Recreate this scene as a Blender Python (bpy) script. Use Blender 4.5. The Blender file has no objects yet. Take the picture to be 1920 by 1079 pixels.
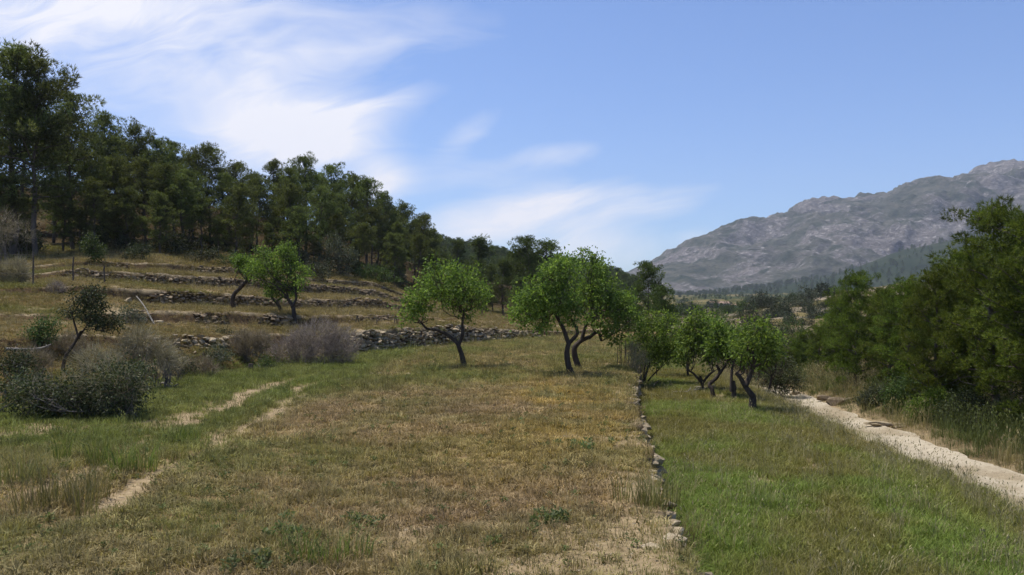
import bpy, bmesh, math, random
import numpy as np
from mathutils import Vector, Matrix
from mathutils.bvhtree import BVHTree

random.seed(7); RNG = np.random.default_rng(7)
scene = bpy.context.scene
COL = scene.collection
rad = math.radians

# ------------------------------------------------------------------ camera
F, HOR, CZ = 1600.0, 575.0, 2.4
cam_data = bpy.data.cameras.new('camera')
cam_data.sensor_width = 36.0
cam_data.lens = F / 1920 * 36
cam_data.shift_y = (HOR - 539.5) / 1920
cam_data.clip_start = 0.05
cam_data.clip_end = 20000
cam = bpy.data.objects.new('camera', cam_data)
cam.location = (0, 0, CZ)
cam.rotation_euler = (rad(90), 0, 0)
COL.objects.link(cam)
scene.camera = cam

# ------------------------------------------------------------------ light
SUN_EL, SUN_AZ = 67.0, -62.0          # azimuth from +Y (view direction), negative = left
sun_data = bpy.data.lights.new('sun', 'SUN')
sun_data.energy = 4.6
sun_data.angle = rad(0.55)
sun_data.color = (1.0, 0.955, 0.88)
sun = bpy.data.objects.new('sun', sun_data)
sd = Vector((math.sin(rad(SUN_AZ)) * math.cos(rad(SUN_EL)), math.cos(rad(SUN_AZ)) * math.cos(rad(SUN_EL)), math.sin(rad(SUN_EL))))
sun.rotation_euler = sd.to_track_quat('Z', 'Y').to_euler()
sun.location = (0, 0, 60)
COL.objects.link(sun)

scene.view_settings.view_transform = 'Standard'
scene.view_settings.look = 'None'
scene.view_settings.exposure = 0.22
scene.view_settings.gamma = 1.0
scene.view_settings.use_curve_mapping = False
scene.cycles.max_bounces = 5
scene.cycles.use_adaptive_sampling = True
scene.cycles.adaptive_threshold = 0.02
scene.cycles.transparent_max_bounces = 8
scene.cycles.volume_bounces = 0
scene.cycles.use_denoising = True

# ------------------------------------------------------------------ sky with cirrus
class NT:
    """small node-tree writer"""
    def __init__(s, tree):
        s.t = tree; s.n = tree.nodes; s.l = tree.links
    def node(s, typ, **kw):
        nd = s.n.new(typ)
        for k, v in kw.items(): setattr(nd, k, v)
        return nd
    def put(s, sock, v):
        if isinstance(v, bpy.types.NodeSocket): s.l.new(v, sock)
        elif v is not None: sock.default_value = v
    def m(s, op, a, b=None, c=None, clamp=False):
        nd = s.node('ShaderNodeMath', operation=op, use_clamp=clamp)
        for i, v in enumerate((a, b, c)):
            if v is not None: s.put(nd.inputs[i], v)
        return nd.outputs[0]
    def noise(s, vec, scale, detail=4, rough=0.55, dist=0.0, lac=2.0):
        nd = s.node('ShaderNodeTexNoise')
        if vec is not None: s.put(nd.inputs['Vector'], vec)
        nd.inputs['Scale'].default_value = scale; nd.inputs['Detail'].default_value = detail
        nd.inputs['Roughness'].default_value = rough; nd.inputs['Distortion'].default_value = dist
        nd.inputs['Lacunarity'].default_value = lac
        return nd.outputs['Fac']
    def ramp(s, fac, stops, interp='LINEAR'):
        nd = s.node('ShaderNodeValToRGB'); cr = nd.color_ramp; cr.interpolation = interp
        while len(cr.elements) < len(stops): cr.elements.new(0.5)
        for e, (p, c) in zip(cr.elements, stops):
            e.position = p
            e.color = (c, c, c, 1) if not hasattr(c, '__len__') else (*c[:3], 1)
        s.put(nd.inputs[0], fac)
        return nd.outputs[0]
    def mix(s, fac, a, b, blend='MIX'):
        nd = s.node('ShaderNodeMix', data_type='RGBA', blend_type=blend)
        s.put(nd.inputs[0], fac)
        for i, v in ((6, a), (7, b)):
            if isinstance(v, bpy.types.NodeSocket): s.l.new(v, nd.inputs[i])
            else: nd.inputs[i].default_value = (*v[:3], 1)
        return nd.outputs[2]
    def map_range(s, v, a, b, c=0.0, d=1.0, smooth=True):
        nd = s.node('ShaderNodeMapRange', interpolation_type='SMOOTHSTEP' if smooth else 'LINEAR')
        s.put(nd.inputs[0], v)
        for i, x in enumerate((a, b, c, d)): nd.inputs[i + 1].default_value = x
        return nd.outputs[0]
    def vec(s, x, y, z=0.0):
        nd = s.node('ShaderNodeCombineXYZ')
        for i, v in enumerate((x, y, z)): s.put(nd.inputs[i], v)
        return nd.outputs[0]

world = bpy.data.worlds.new('World'); scene.world = world; world.use_nodes = True
world.cycles.sampling_method = 'MANUAL'; world.cycles.sample_map_resolution = 512
w = NT(world.node_tree); w.n.clear()
sky = w.node('ShaderNodeTexSky', sky_type='NISHITA')
sky.sun_disc = False
sky.sun_elevation = rad(SUN_EL); sky.sun_rotation = rad(SUN_AZ)
sky.air_density = 1.0; sky.dust_density = 0.8; sky.ozone_density = 2.5; sky.altitude = 300
bg = w.node('ShaderNodeBackground'); bg.inputs[1].default_value = 0.118
w.l.new(w.mix(1.0, sky.outputs[0], (0.80, 0.92, 1.18), 'MULTIPLY'), bg.inputs[0])
tc = w.node('ShaderNodeTexCoord')
sx = w.node('ShaderNodeSeparateXYZ'); w.l.new(tc.outputs['Generated'], sx.inputs[0])
dx, dy, dz = sx.outputs
yy = w.m('MAXIMUM', dy, 0.08)
gx = w.m('DIVIDE', dx, yy); gz = w.m('DIVIDE', dz, yy)
front = w.map_range(dy, 0.05, 0.35)
def rot2(ang, u, v):
    c, s_ = math.cos(rad(ang)), math.sin(rad(ang))
    a = w.m('ADD', w.m('MULTIPLY', u, c), w.m('MULTIPLY', v, s_))
    b = w.m('SUBTRACT', w.m('MULTIPLY', v, c), w.m('MULTIPLY', u, s_))
    return a, b
ra, rb = rot2(14, gx, gz)
warp = w.noise(w.vec(w.m('MULTIPLY', ra, 1.0), w.m('MULTIPLY', rb, 2.0)), 2.2, 3, 0.5)
rb2 = w.m('ADD', rb, w.m('MULTIPLY', warp, 0.35))
fine = w.noise(w.vec(w.m('MULTIPLY', ra, 2.2), w.m('MULTIPLY', rb2, 8.0), 3.0), 2.4, 7, 0.6, 0.35)
soft = w.noise(w.vec(w.m('MULTIPLY', ra, 2.0), w.m('MULTIPLY', rb2, 3.2), 9.0), 2.0, 3, 0.5, 0.2)
mask = None
#        px    py   rx   ry  ang  strength
for (bx, by, rx, ry, an, st) in [
    (260, 90, 480, 250, 4, .46), (520, 262, 190, 62, 4, .80), (150, 30, 420, 110, 0, .50), (450, 170, 190, 90, -25, .42),
    (660, 200, 150, 38, 12, .50), (985, 400, 230, 56, 10, .95), (1200, 362, 190, 20, 4, .45), (1180, 462, 270, 48, 3, .62),
    (885, 245, 75, 30, 38, .55), (1060, 288, 100, 26, 6, .50), (715, 345, 60, 34, 14, .95), (720, 80, 260, 60, 6, .32),
    (1240, 390, 90, 24, 4, .40), (860, 330, 130, 30, 12, .30), (640, 285, 90, 30, -8, .35)]:
    u = w.m('SUBTRACT', gx, (bx - 960) / F); v = w.m('SUBTRACT', gz, (HOR - by) / F)
    a, b = rot2(an, u, v)
    a = w.m('DIVIDE', a, rx / F); b = w.m('DIVIDE', b, ry / F)
    r2 = w.m('ADD', w.m('MULTIPLY', a, a), w.m('MULTIPLY', b, b))
    g = w.m('MULTIPLY', w.m('EXPONENT', w.m('MULTIPLY', r2, -1.1)), st)
    mask = g if mask is None else w.m('ADD', mask, g)
mask = w.m('MULTIPLY', mask, front)
# a thin cirrus veil goes on over the rest of the sky
zz = w.m('MAXIMUM', w.m('ADD', dz, 0.18), 0.05)
pl = w.vec(w.m('DIVIDE', dx, zz), w.m('MULTIPLY', w.m('DIVIDE', dy, zz), 1.8))
rest = w.m('MULTIPLY', w.m('MULTIPLY', w.map_range(w.noise(pl, 0.8, 5, 0.55, 0.6), 0.48, 0.8), 0.5), w.m('SUBTRACT', 1.0, front))
finec = w.map_range(fine, 0.34, 0.68, 0.0, 1.0, smooth=False)
softc = w.map_range(soft, 0.28, 0.70, 0.0, 1.0)
dens = w.m('MULTIPLY', mask, w.m('ADD', w.m('ADD', w.m('MULTIPLY', finec, 0.95), w.m('MULTIPLY', softc, 0.75)), 0.28))
cl = w.m('ADD', w.map_range(dens, 0.24, 1.28, 0.0, 0.97, smooth=False), rest, clamp=True)
bgc = w.node('ShaderNodeBackground'); bgc.inputs[0].default_value = (0.95, 0.945, 1.0, 1); bgc.inputs[1].default_value = 0.9
ms = w.node('ShaderNodeMixShader'); w.l.new(cl, ms.inputs[0]); w.l.new(bg.outputs[0], ms.inputs[1]); w.l.new(bgc.outputs[0], ms.inputs[2])
wo = w.node('ShaderNodeOutputWorld'); w.l.new(ms.outputs[0], wo.inputs[0])

# ------------------------------------------------------------------ helpers
def P(px, py, d):
    return np.array(((px - 960) / F * d, d, CZ - (py - HOR) / F * d))

def _h(ix, iy, seed):
    n = (ix.astype(np.int64) * 374761393 + iy.astype(np.int64) * 668265263 + seed * 1274126177) & 0xffffffff
    n = ((n ^ (n >> 13)) * 1274126177) & 0xffffffff
    return ((n ^ (n >> 16)) & 0xffff) / 65535.0
def vnoise(x, y, seed=0):
    x = np.asarray(x, float); y = np.asarray(y, float)
    ix = np.floor(x); iy = np.floor(y); fx = x - ix; fy = y - iy
    fx = fx * fx * (3 - 2 * fx); fy = fy * fy * (3 - 2 * fy)
    a = _h(ix, iy, seed); b = _h(ix + 1, iy, seed); c = _h(ix, iy + 1, seed); d = _h(ix + 1, iy + 1, seed)
    return (a * (1 - fx) + b * fx) * (1 - fy) + (c * (1 - fx) + d * fx) * fy
def fbm(x, y, seed=0, octv=4, gain=0.5):
    s = 0; a = 1; t = 0
    for k in range(octv):
        s = s + a * vnoise(np.asarray(x) * 2 ** k, np.asarray(y) * 2 ** k, seed + k * 17); t += a; a *= gain
    return s / t                                   # 0..1
def sstep(a, b, x):
    t = np.clip((x - a) / (b - a), 0, 1); return t * t * (3 - 2 * t)

def np_mesh(name, V, F_, smooth=False, cols=None):
    """V (n,3), F_ (m,k)"""
    V = np.asarray(V, np.float32); F_ = np.asarray(F_, np.int32); m, k = F_.shape
    me = bpy.data.meshes.new(name)
    me.vertices.add(len(V)); me.vertices.foreach_set('co', V.ravel())
    me.loops.add(m * k); me.loops.foreach_set('vertex_index', F_.ravel())
    me.polygons.add(m); me.polygons.foreach_set('loop_start', np.arange(0, m * k, k, dtype=np.int32))
    try: me.polygons.foreach_set('loop_total', np.full(m, k, np.int32))
    except Exception: pass
    me.update(calc_edges=True); me.validate()
    if smooth: me.polygons.foreach_set('use_smooth', np.ones(len(me.polygons), bool))
    if cols:
        for nm, c in cols.items():
            at = me.attributes.new(nm, 'FLOAT_COLOR', 'POINT')
            c4 = np.ones((len(V), 4), np.float32); c4[:, :3] = c
            at.data.foreach_set('color', c4.ravel())
    return me
def link(name, me, mat=None, parent=None, loc=None):
    o = bpy.data.objects.new(name, me)
    if mat is not None and not me.materials: me.materials.append(mat)
    COL.objects.link(o)
    if parent is not None: o.parent = parent
    if loc is not None: o.location = loc
    return o
def empty(name, loc, rz=0.0, sc=1.0):
    o = bpy.data.objects.new(name, None); o.location = loc; o.rotation_euler = (0, 0, rz); o.scale = (sc, sc, sc)
    o.empty_display_size = 0.2; COL.objects.link(o); return o
def tag(o, label=None, cat=None, group=None, kind=None):
    for k, v in (('label', label), ('category', cat), ('group', group), ('kind', kind)):
        if v: o[k] = v
    return o
ORD = 'first second third fourth fifth sixth seventh eighth ninth tenth eleventh twelfth thirteenth fourteenth fifteenth sixteenth seventeenth eighteenth nineteenth twentieth'.split()
ORD += ['twenty-' + o for o in ORD[:9]] + ['thirtieth'] + ['thirty-' + o for o in ORD[:9]] + ['fortieth'] + ['forty-' + o for o in ORD[:9]]

# ------------------------------------------------------------------ materials
def new_mat(name):
    m = bpy.data.materials.new(name); m.use_nodes = True
    t = NT(m.node_tree); t.n.clear()
    out = t.node('ShaderNodeOutputMaterial')
    return m, t, out
def leaf_mat(name, c1, c2, trans=0.35, c3=None, rough=0.55, tint=False):
    m, t, out = new_mat(name)
    g = t.node('ShaderNodeNewGeometry'); oi = t.node('ShaderNodeObjectInfo')
    stops = [(0.0, c1), (1.0, c2)] if c3 is None else [(0.0, c1), (0.85, c2), (1.0, c3)]
    col = t.ramp(g.outputs['Random Per Island'], stops)
    if tint:
        at = t.node('ShaderNodeAttribute', attribute_type='INSTANCER', attribute_name='tint')
        col = t.mix(1.0, t.ramp(g.outputs['Random Per Island'], [(0, .65), (1, 1.4)]), at.outputs['Color'], 'MULTIPLY')
    else:
        hs = t.node('ShaderNodeHueSaturation')
        t.l.new(t.m('ADD', t.m('MULTIPLY', oi.outputs['Random'], 0.03), 0.485), hs.inputs['Hue'])
        t.l.new(t.m('ADD', t.m('MULTIPLY', oi.outputs['Random'], 0.35), 0.82), hs.inputs['Value'])
        t.l.new(col, hs.inputs['Color']); col = hs.outputs[0]
    if not tint:
        ta = t.node('ShaderNodeAttribute', attribute_type='GEOMETRY', attribute_name='tone')
        col = t.mix(1.0, col, ta.outputs['Color'], 'MULTIPLY')
    b = t.node('ShaderNodeBsdfPrincipled'); b.inputs['Roughness'].default_value = rough; b.inputs['Specular IOR Level'].default_value = 0.12
    t.l.new(col, b.inputs['Base Color'])
    if trans > 0:
        tr = t.node('ShaderNodeBsdfTranslucent'); t.l.new(t.mix(1.0, col, (1.15, 1.2, 0.75), 'MULTIPLY'), tr.inputs[0])
        mx = t.node('ShaderNodeMixShader'); mx.inputs[0].default_value = trans
        t.l.new(b.outputs[0], mx.inputs[1]); t.l.new(tr.outputs[0], mx.inputs[2]); t.l.new(mx.outputs[0], out.inputs[0])
    else: t.l.new(b.outputs[0], out.inputs[0])
    return m
def rough_mat(name, ca, cb, scale=6, bump=0.4, bscale=20, rough=0.9, cc=None, stretch=(1, 1, 1), coords='Object', per_obj=0.0, spec=0.15):
    m, t, out = new_mat(name)
    tcn = t.node('ShaderNodeTexCoord'); mp = t.node('ShaderNodeMapping'); mp.inputs['Scale'].default_value = stretch
    t.l.new(tcn.outputs[coords], mp.inputs[0])
    n1 = t.noise(mp.outputs[0], scale, 6, 0.62)
    stops = [(0.3, ca), (0.7, cb)] if cc is None else [(0.28, ca), (0.52, cb), (0.74, cc)]
    col = t.ramp(n1, stops)
    if per_obj:
        oi = t.node('ShaderNodeObjectInfo')
        col = t.mix(1.0, col, t.ramp(oi.outputs['Random'], [(0, 1 - per_obj), (1, 1 + per_obj)]), 'MULTIPLY')
    b = t.node('ShaderNodeBsdfPrincipled'); b.inputs['Roughness'].default_value = rough; b.inputs['Specular IOR Level'].default_value = spec
    t.l.new(col, b.inputs['Base Color'])
    bp = t.node('ShaderNodeBump'); bp.inputs['Strength'].default_value = bump; bp.inputs['Distance'].default_value = 0.05
    t.l.new(t.noise(mp.outputs[0], bscale, 5, 0.65), bp.inputs['Height']); t.l.new(bp.outputs[0], b.inputs['Normal'])
    t.l.new(b.outputs[0], out.inputs[0])
    return m
def attr_ground_mat(name, fine_dark=(0.55, 0.5, 0.45), fine_light=(1.25, 1.2, 1.1), s1=9, s2=60, bump=0.6, dist=0.06):
    """ground colour from the point attribute 'soil', broken up by fine noise"""
    m, t, out = new_mat(name)
    at = t.node('ShaderNodeAttribute', attribute_type='GEOMETRY', attribute_name='soil')
    g = t.node('ShaderNodeNewGeometry')
    n1 = t.noise(g.outputs['Position'], s1, 6, 0.65, 0.5); n2 = t.noise(g.outputs['Position'], s2, 3, 0.6)
    col = t.mix(1.0, at.outputs['Color'], t.ramp(n1, [(0.28, fine_dark), (0.72, fine_light)]), 'MULTIPLY')
    col = t.mix(1.0, col, t.ramp(n2, [(0.25, (.72, .7, .68)), (0.75, (1.22, 1.2, 1.18))]), 'MULTIPLY')
    b = t.node('ShaderNodeBsdfPrincipled'); b.inputs['Roughness'].default_value = 0.95; b.inputs['Specular IOR Level'].default_value = 0.0
    t.l.new(col, b.inputs['Base Color'])
    bp = t.node('ShaderNodeBump'); bp.inputs['Strength'].default_value = bump; bp.inputs['Distance'].default_value = dist
    t.l.new(t.m('ADD', n1, t.m('MULTIPLY', n2, 0.4)), bp.inputs['Height']); t.l.new(bp.outputs[0], b.inputs['Normal'])
    t.l.new(b.outputs[0], out.inputs[0])
    return m
# ================================================================== GROUND
BVHS = []
def grid_faces(R, C):
    i = np.arange(R * C).reshape(R, C)
    return np.stack([i[:-1, :-1], i[:-1, 1:], i[1:, 1:], i[1:, :-1]], -1).reshape(-1, 4)
def sheet(name, G, mat, soil=None, smooth=True, kind='structure', label=None, ground=True, flip=False):
    R, C = G.shape[:2]; V = G.reshape(-1, 3); Fc = grid_faces(R, C)
    if flip: Fc = Fc[:, ::-1]
    me = np_mesh(name, V, Fc, smooth, None if soil is None else {'soil': soil.reshape(-1, 3)})
    o = link(name, me, mat); tag(o, label, None, None, kind)
    if ground: BVHS.append(BVHTree.FromPolygons([tuple(v) for v in V.tolist()], [tuple(f) for f in Fc.tolist()]))
    return o
def gz_at(x, y, default=0.0):
    best = None
    for b in BVHS:
        h = b.ray_cast(Vector((x, y, 400.0)), Vector((0, 0, -1)))
        if h[0] is not None and (best is None or h[0].z > best): best = h[0].z
    return default if best is None else best
def lerpc(c1, c2, t):
    return np.asarray(c1) * (1 - t[..., None]) + np.asarray(c2) * t[..., None]

# --- plan lines of the place (x as a function of the distance y)
def E_(y): return np.interp(y, [-12, 0, 7.6, 11.8, 16, 20.7, 30.7, 38, 50, 64, 80], [1.1, 1.3, 1.57, 1.96, 2.35, 2.9, 4.3, 5.6, 8, 10.5, 14])      # edge of the upper field
def T_(y): return np.interp(y, [-12, 0, 13.3, 29, 40, 50, 64, 80], [6.9, 7.05, 7.55, 8.65, 9.5, 10.6, 12.5, 16])                                # edge of the lower field
def foot_(y): return np.interp(y, [-12, 12.6, 19.5, 23, 27, 32, 38, 43.5, 52, 64, 78, 90], [-11.5, -11.5, -11.7, -11.6, -11.1, -10.2, -8.55, -7.07, -3.6, 2, 9.3, 14])
def edge_wob(y): return (fbm(np.asarray(y) * 0.9, np.zeros_like(np.asarray(y, float)), 5, 4, .6) - 0.5) * 0.6
LOW = -0.72
def road_z(y): return -1.4 - 1.6 * sstep(40, 54, np.asarray(y, float))
# wheel tracks across the left of the field: distance to the two ruts
def track_mask(x, y):
    c = np.interp(y, [0, 9.5, 14, 20, 26.4, 30, 40], [-5.4, -5.6, -5.9, -6.4, -6.7, -6.3, -5.2])
    wob = (fbm(x * 0.7, y * 0.7, 31, 3) - .5) * 0.9
    dd = np.minimum(np.abs(x - c + 0.55 + wob), np.abs(x - c - 0.75 + wob))
    gap = .35 + .65 * sstep(0.36, 0.50, .08 * (1 - sstep(11, 16, y)) + fbm(x * 0.5 + 4, y * 0.35, 33, 3))
    return (1 - sstep(0.10, 0.42, dd)) * gap * sstep(5, 8, y) * (1 - sstep(27, 33, y))
def bare_mask(x, y):
    m = sstep(0.60, 0.72, fbm(x * 0.55, y * 0.42, 41, 4))
    near = np.exp(-(((x - 0.1) / 1.7) ** 2 + ((y - 8.3) / 1.3) ** 2)) * sstep(.42, .6, fbm(x * 1.3, y * 1.0, 43, 3))
    near += np.exp(-(((x + 1.0) / 1.0) ** 2 + ((y - 9.3) / .8) ** 2)) * sstep(.42, .6, fbm(x * 1.3, y * 1.0, 44, 3)) * .8
    left = sstep(-8.6, -9.4, x) * (1 - sstep(16, 20, y)) * sstep(.4, .6, fbm(x * .6, y * .6, 45, 3))
    ed = (1 - sstep(0.1, 0.75, np.abs(x - E_(y) + 0.3))) * np.maximum(sstep(.38, .62, fbm(x * .8, y * .5, 46, 3)), 1 - sstep(9.5, 13, y)) * (1 - sstep(25, 31, y)) * (.6 + .4 * (1 - sstep(10, 14, y)))
    far = sstep(34, 36, y) * (1 - sstep(41, 46, y)) * sstep(.48, .6, fbm(x * .3, y * 1.2, 47, 3)) * sstep(-7, -5, x) * .8
    return np.clip(m * 0.7 + near + left + ed + far, 0, 1)
SOIL_PALE = np.array((0.42, 0.34, 0.22)); SOIL_BROWN = np.array((0.20, 0.145, 0.075)); STRAW = np.array((0.30, 0.225, 0.12))
GREEN_SOIL = np.array((0.12, 0.115, 0.04))
def field_soil(x, y):
    n = fbm(x * 0.45, y * 0.3, 51, 4)
    c = lerpc(SOIL_BROWN, STRAW * .85, sstep(.35, .7, n))
    c = lerpc(c, GREEN_SOIL, np.clip(sstep(-4.2, -6.0, x) * sstep(13, 18, y) * .8 + sstep(.45, .65, fbm(x * .3, y * .25, 52, 3)) * .5, 0, 1))
    return lerpc(c, SOIL_PALE * .88, np.clip(bare_mask(x, y) * .8 + track_mask(x, y), 0, 1))
def ys_list(y0, y1, s0, k):
    out = [y0]
    while out[-1] < y1: out.append(out[-1] + max(s0, k * max(out[-1], 0)))
    return np.array(out)

mat_field = attr_ground_mat('dry_grass_ground')
mat_low = attr_ground_mat('green_grass_ground')
mat_road = attr_ground_mat('pale_gravel', (.8, .78, .75), (1.15, 1.14, 1.12), 5, 50, 0.5, 0.04)
mat_hill = attr_ground_mat('hillside_ground', s1=3.5, s2=30, bump=0.8, dist=0.15)

YS = ys_list(-12, 92, 0.16, 0.009)
# upper field, its right end bending down into the retaining face
t_ = np.linspace(0, 1, 130)
Yg, Tg = np.meshgrid(YS, t_, indexing='ij')
Xl = np.minimum(foot_(Yg) - 3.0, E_(Yg) - 2); Xr = E_(Yg) + edge_wob(Yg)
X = Xl + (Xr - Xl) * Tg
Zf = (fbm(X * .35, Yg * .35, 61, 3) - .5) * .10 + (fbm(X * 2.2, Yg * 2.2, 62, 3) - .5) * .05
Zf -= 0.05 * track_mask(X, Yg)
Zf += sstep(-3.5, 0.0, -(X - Xl)) * 0          # keeps level below the bank foot
G = np.stack([X, Yg, Zf], -1); S = field_soil(X, Yg)
ext = np.stack([np.stack([Xr[:, -1] + o_, YS, zz_ + (fbm(YS * 1.5, YS * 0 + o_ * 9, 63, 3) - .5) * .12], -1) for o_, zz_ in ((.06, -.10), (.12, -.45), (.2, -1.0))], 1)
G = np.concatenate([G, ext], 1); S = np.concatenate([S, np.broadcast_to(np.array((0.24, 0.18, 0.11)), ext.shape)], 1)
sheet('upper_field', G, mat_field, S, label='dry brown and olive grass field on the upper terrace')

# lower field, with the bank that falls to the road
t_ = np.linspace(0, 1, 64)
Yg, Tg = np.meshgrid(YS, t_, indexing='ij')
Xl = E_(Yg) - .15; Xr = T_(Yg) + edge_wob(Yg + 40)
X = Xl + (Xr - Xl) * Tg
Zl = LOW + (fbm(X * .4, Yg * .4, 71, 3) - .5) * .14 + (fbm(X * 2, Yg * 2, 72, 3) - .5) * .05 - .06 * sstep(.80, 1, Tg)
def low_soil(x, y):
    c = lerpc((0.13, 0.135, 0.035), (0.16, 0.13, 0.05), sstep(.4, .65, fbm(x * .5, y * .35, 73, 4)))
    c = lerpc(c, (0.36, 0.30, 0.2), sstep(.70, .78, fbm(x * .9, y * .7, 74, 3)) * .8)
    return c
G = np.stack([X, Yg, Zl], -1); S = low_soil(X, Yg)
rz = road_z(YS)
ext = np.stack([np.stack([Xr[:, -1] + .12, YS, np.full_like(YS, LOW + .02)], -1), np.stack([Xr[:, -1] + .45, YS, LOW * .6 + rz * .4], -1), np.stack([Xr[:, -1] + .85, YS, rz + .02], -1), np.stack([Xr[:, -1] + 1.2, YS, rz - .12], -1)], 1)
G = np.concatenate([G, ext], 1); S = np.concatenate([S, np.broadcast_to(np.array((0.22, 0.18, 0.09)), ext.shape)], 1)
sheet('lower_field', G, mat_low, S, label='green grass field on the lower terrace')

# track
ROADW = 2.75
t_ = np.linspace(0, 1, 40)
Yg, Tg = np.meshgrid(YS, t_, indexing='ij')
X0 = T_(Yg) + edge_wob(Yg + 40) + .55
X = X0 + (ROADW + (fbm(Yg * .6, Yg * 0, 81, 3) - .5) * .5) * Tg
Zr = road_z(Yg) + .03 * np.cos((Tg - .5) * 4 * math.pi) + (fbm(X * 1.2, Yg * 1.2, 82, 3) - .5) * .07
S = lerpc((0.43, 0.38, 0.29), (0.31, 0.26, 0.18), sstep(.45, .7, fbm(X * .9, Yg * .5, 83, 4)))
S = lerpc(S, (0.20, 0.18, 0.10), np.exp(-((Tg - .5) / .11) ** 2) * .7 * sstep(.4, .6, fbm(X * 1.5, Yg * .6, 84, 3)))
sheet('dirt_road', np.stack([X, Yg, Zr], -1), mat_road, S, label='pale gravel farm track running past the lower field')

# ground to the right of the track
t_ = np.linspace(0, 1, 60) ** 1.7
Yg, Tg = np.meshgrid(YS, t_, indexing='ij')
X0 = T_(Yg) + .55 + ROADW - .25
X = X0 + 58 * Tg; D = X - X0
Zv = road_z(Yg) - .06 + .35 * sstep(.3, 1.6, D) + .9 * sstep(2, 14, D) + 3.5 * sstep(12, 58, D) + (fbm(X * .5, Yg * .5, 91, 4) - .5) * .35 * sstep(0, 1.5, D)
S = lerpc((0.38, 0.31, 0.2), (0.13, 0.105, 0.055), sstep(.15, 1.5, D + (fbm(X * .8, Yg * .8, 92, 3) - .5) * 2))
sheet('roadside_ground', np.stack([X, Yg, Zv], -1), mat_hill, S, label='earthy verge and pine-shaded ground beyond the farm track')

# ---------------------------------------------------------------- terraced hillside on the left
PXC = [-500, -100, 0, 150, 300, 450, 540, 700, 850, 1010, 1150]
def C(d, z): return (np.array(d, float), np.array(z, float))
curves = {
 'foot': C([12.6, 17.5, 19.5, 23, 27, 32, 35.6, 43.5, 52, 64, 78], [-.15] * 11),
 'c1b':  C([14.6, 21, 23.2, 26.6, 30, 34.4, 37.5, 44.2, 53, 65.2, 79], [1.2, 1.2, 1.2, 1.15, 1.0, .8, .55, .08, .1, .08, .0]),
 'c1t':  C([15, 21.4, 23.7, 27, 30.5, 35, 38.2, 44.8, 53.8, 65.8, 79.6], [1.5, 1.5, 1.5, 1.5, 1.35, 1.2, 1.15, 1.15, 1.2, .5, .25]),
 'c2b':  C([19, 26, 28.5, 32, 36, 39, 42, 49, 58, 70, 84], [2.1, 2.0, 1.95, 1.88, 1.72, 1.55, 1.38, 1.55, 1.5, 0.87, 0.35]),
 'c2t':  C([19.4, 26.4, 28.9, 32.4, 36.5, 39.5, 42.5, 49.5, 58.5, 70.5, 84.5], [2.2, 2.15, 2.1, 2.1, 2.22, 2.13, 2.0, 1.88, 1.6, 0.9, 0.36]),
 'c3b':  C([25, 32.5, 36, 38, 42, 46, 50, 60, 72, 88, 105], [3.0, 3.0, 3.0, 2.95, 2.48, 2.31, 2.28, 2.25, 1.62, 1.0, 0.4]),
 'c3t':  C([25.3, 32.8, 36.3, 38.3, 42.3, 46.3, 50.3, 60.3, 72.3, 88.3, 105.3], [3.2, 3.2, 3.19, 3.35, 3.16, 3.03, 2.83, 2.88, 1.75, 1.02, 0.41]),
 'c4b':  C([30, 38, 42, 43, 47, 52, 56, 67, 80, 97, 115], [3.6, 3.6, 3.58, 3.88, 3.63, 3.54, 3.4, 3.1, 1.8, 1.1, 0.5]),
 'c4t':  C([30.3, 38.3, 42.3, 43.3, 47.3, 52.3, 56.3, 67.3, 80.3, 97.3, 115.3], [3.85, 3.85, 3.8, 4.28, 4.2, 4.12, 3.97, 3.74, 1.95, 1.12, 0.51]),
 'c5b':  C([34, 43, 47, 48, 52, 57, 61, 73, 86, 104, 122], [4.3, 4.3, 4.25, 4.56, 4.6, 4.47, 4.2, 3.95, 2.0, 1.2, 0.6]),
 'c5t':  C([34.3, 43.3, 47.3, 48.3, 52.3, 57.3, 61.3, 73.3, 86.3, 104.3, 122.3], [4.5, 4.5, 4.5, 4.95, 5.0, 4.96, 4.57, 4.45, 2.1, 1.22, 0.61]),
 'c6':   C([41, 50, 55, 57, 60, 65, 68, 80, 94, 112, 130], [5.6, 5.6, 5.67, 5.8, 6.1, 5.9, 5.4, 5.05, 2.4, 1.4, 0.8]),
 'c7':   C([58, 70, 75, 78, 82, 90, 95, 105, 120, 140, 160], [9, 9, 9.2, 9.5, 9.8, 9.6, 9.2, 8.0, 4.2, 2.5, 1.4]),
 'c8':   C([85, 100, 110, 114, 120, 126, 130, 145, 165, 190, 215], [17, 17, 17.9, 17.9, 17.8, 16.5, 15, 12.6, 8, 5, 2.5]),
 'c9':   C([190, 210, 220, 225, 235, 245, 250, 265, 285, 310, 330], [22, 22, 22, 22, 21.5, 20, 19, 17.5, 13, 9, 4]),
}
names = list(curves); NC = 420
pxs = np.linspace(-500, 1150, NC)
def curve_pts(nm, px):
    d = np.interp(px, PXC, curves[nm][0]); z = np.interp(px, PXC, curves[nm][1])
    # wander a little in plan so nothing runs ruler straight
    d = d + (fbm(px * .012 + 7, px * 0 + 3, hash_seed(nm), 4) - .5) * .05 * d * (0.25 if nm != 'foot' else .5)
    return np.stack([(px - 960) / F * d, d, z], -1)
def hash_seed(nm): return 200 + int(nm[1]) if nm[0] == 'c' else 200
rows = []; zone = []
SUB = {'foot': 16, 'c1b': 4, 'c1t': 12, 'c2b': 3, 'c2t': 12, 'c3b': 3, 'c3t': 12, 'c4b': 3, 'c4t': 12, 'c5b': 3, 'c5t': 14, 'c6': 14, 'c7': 14, 'c8': 8}
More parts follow.
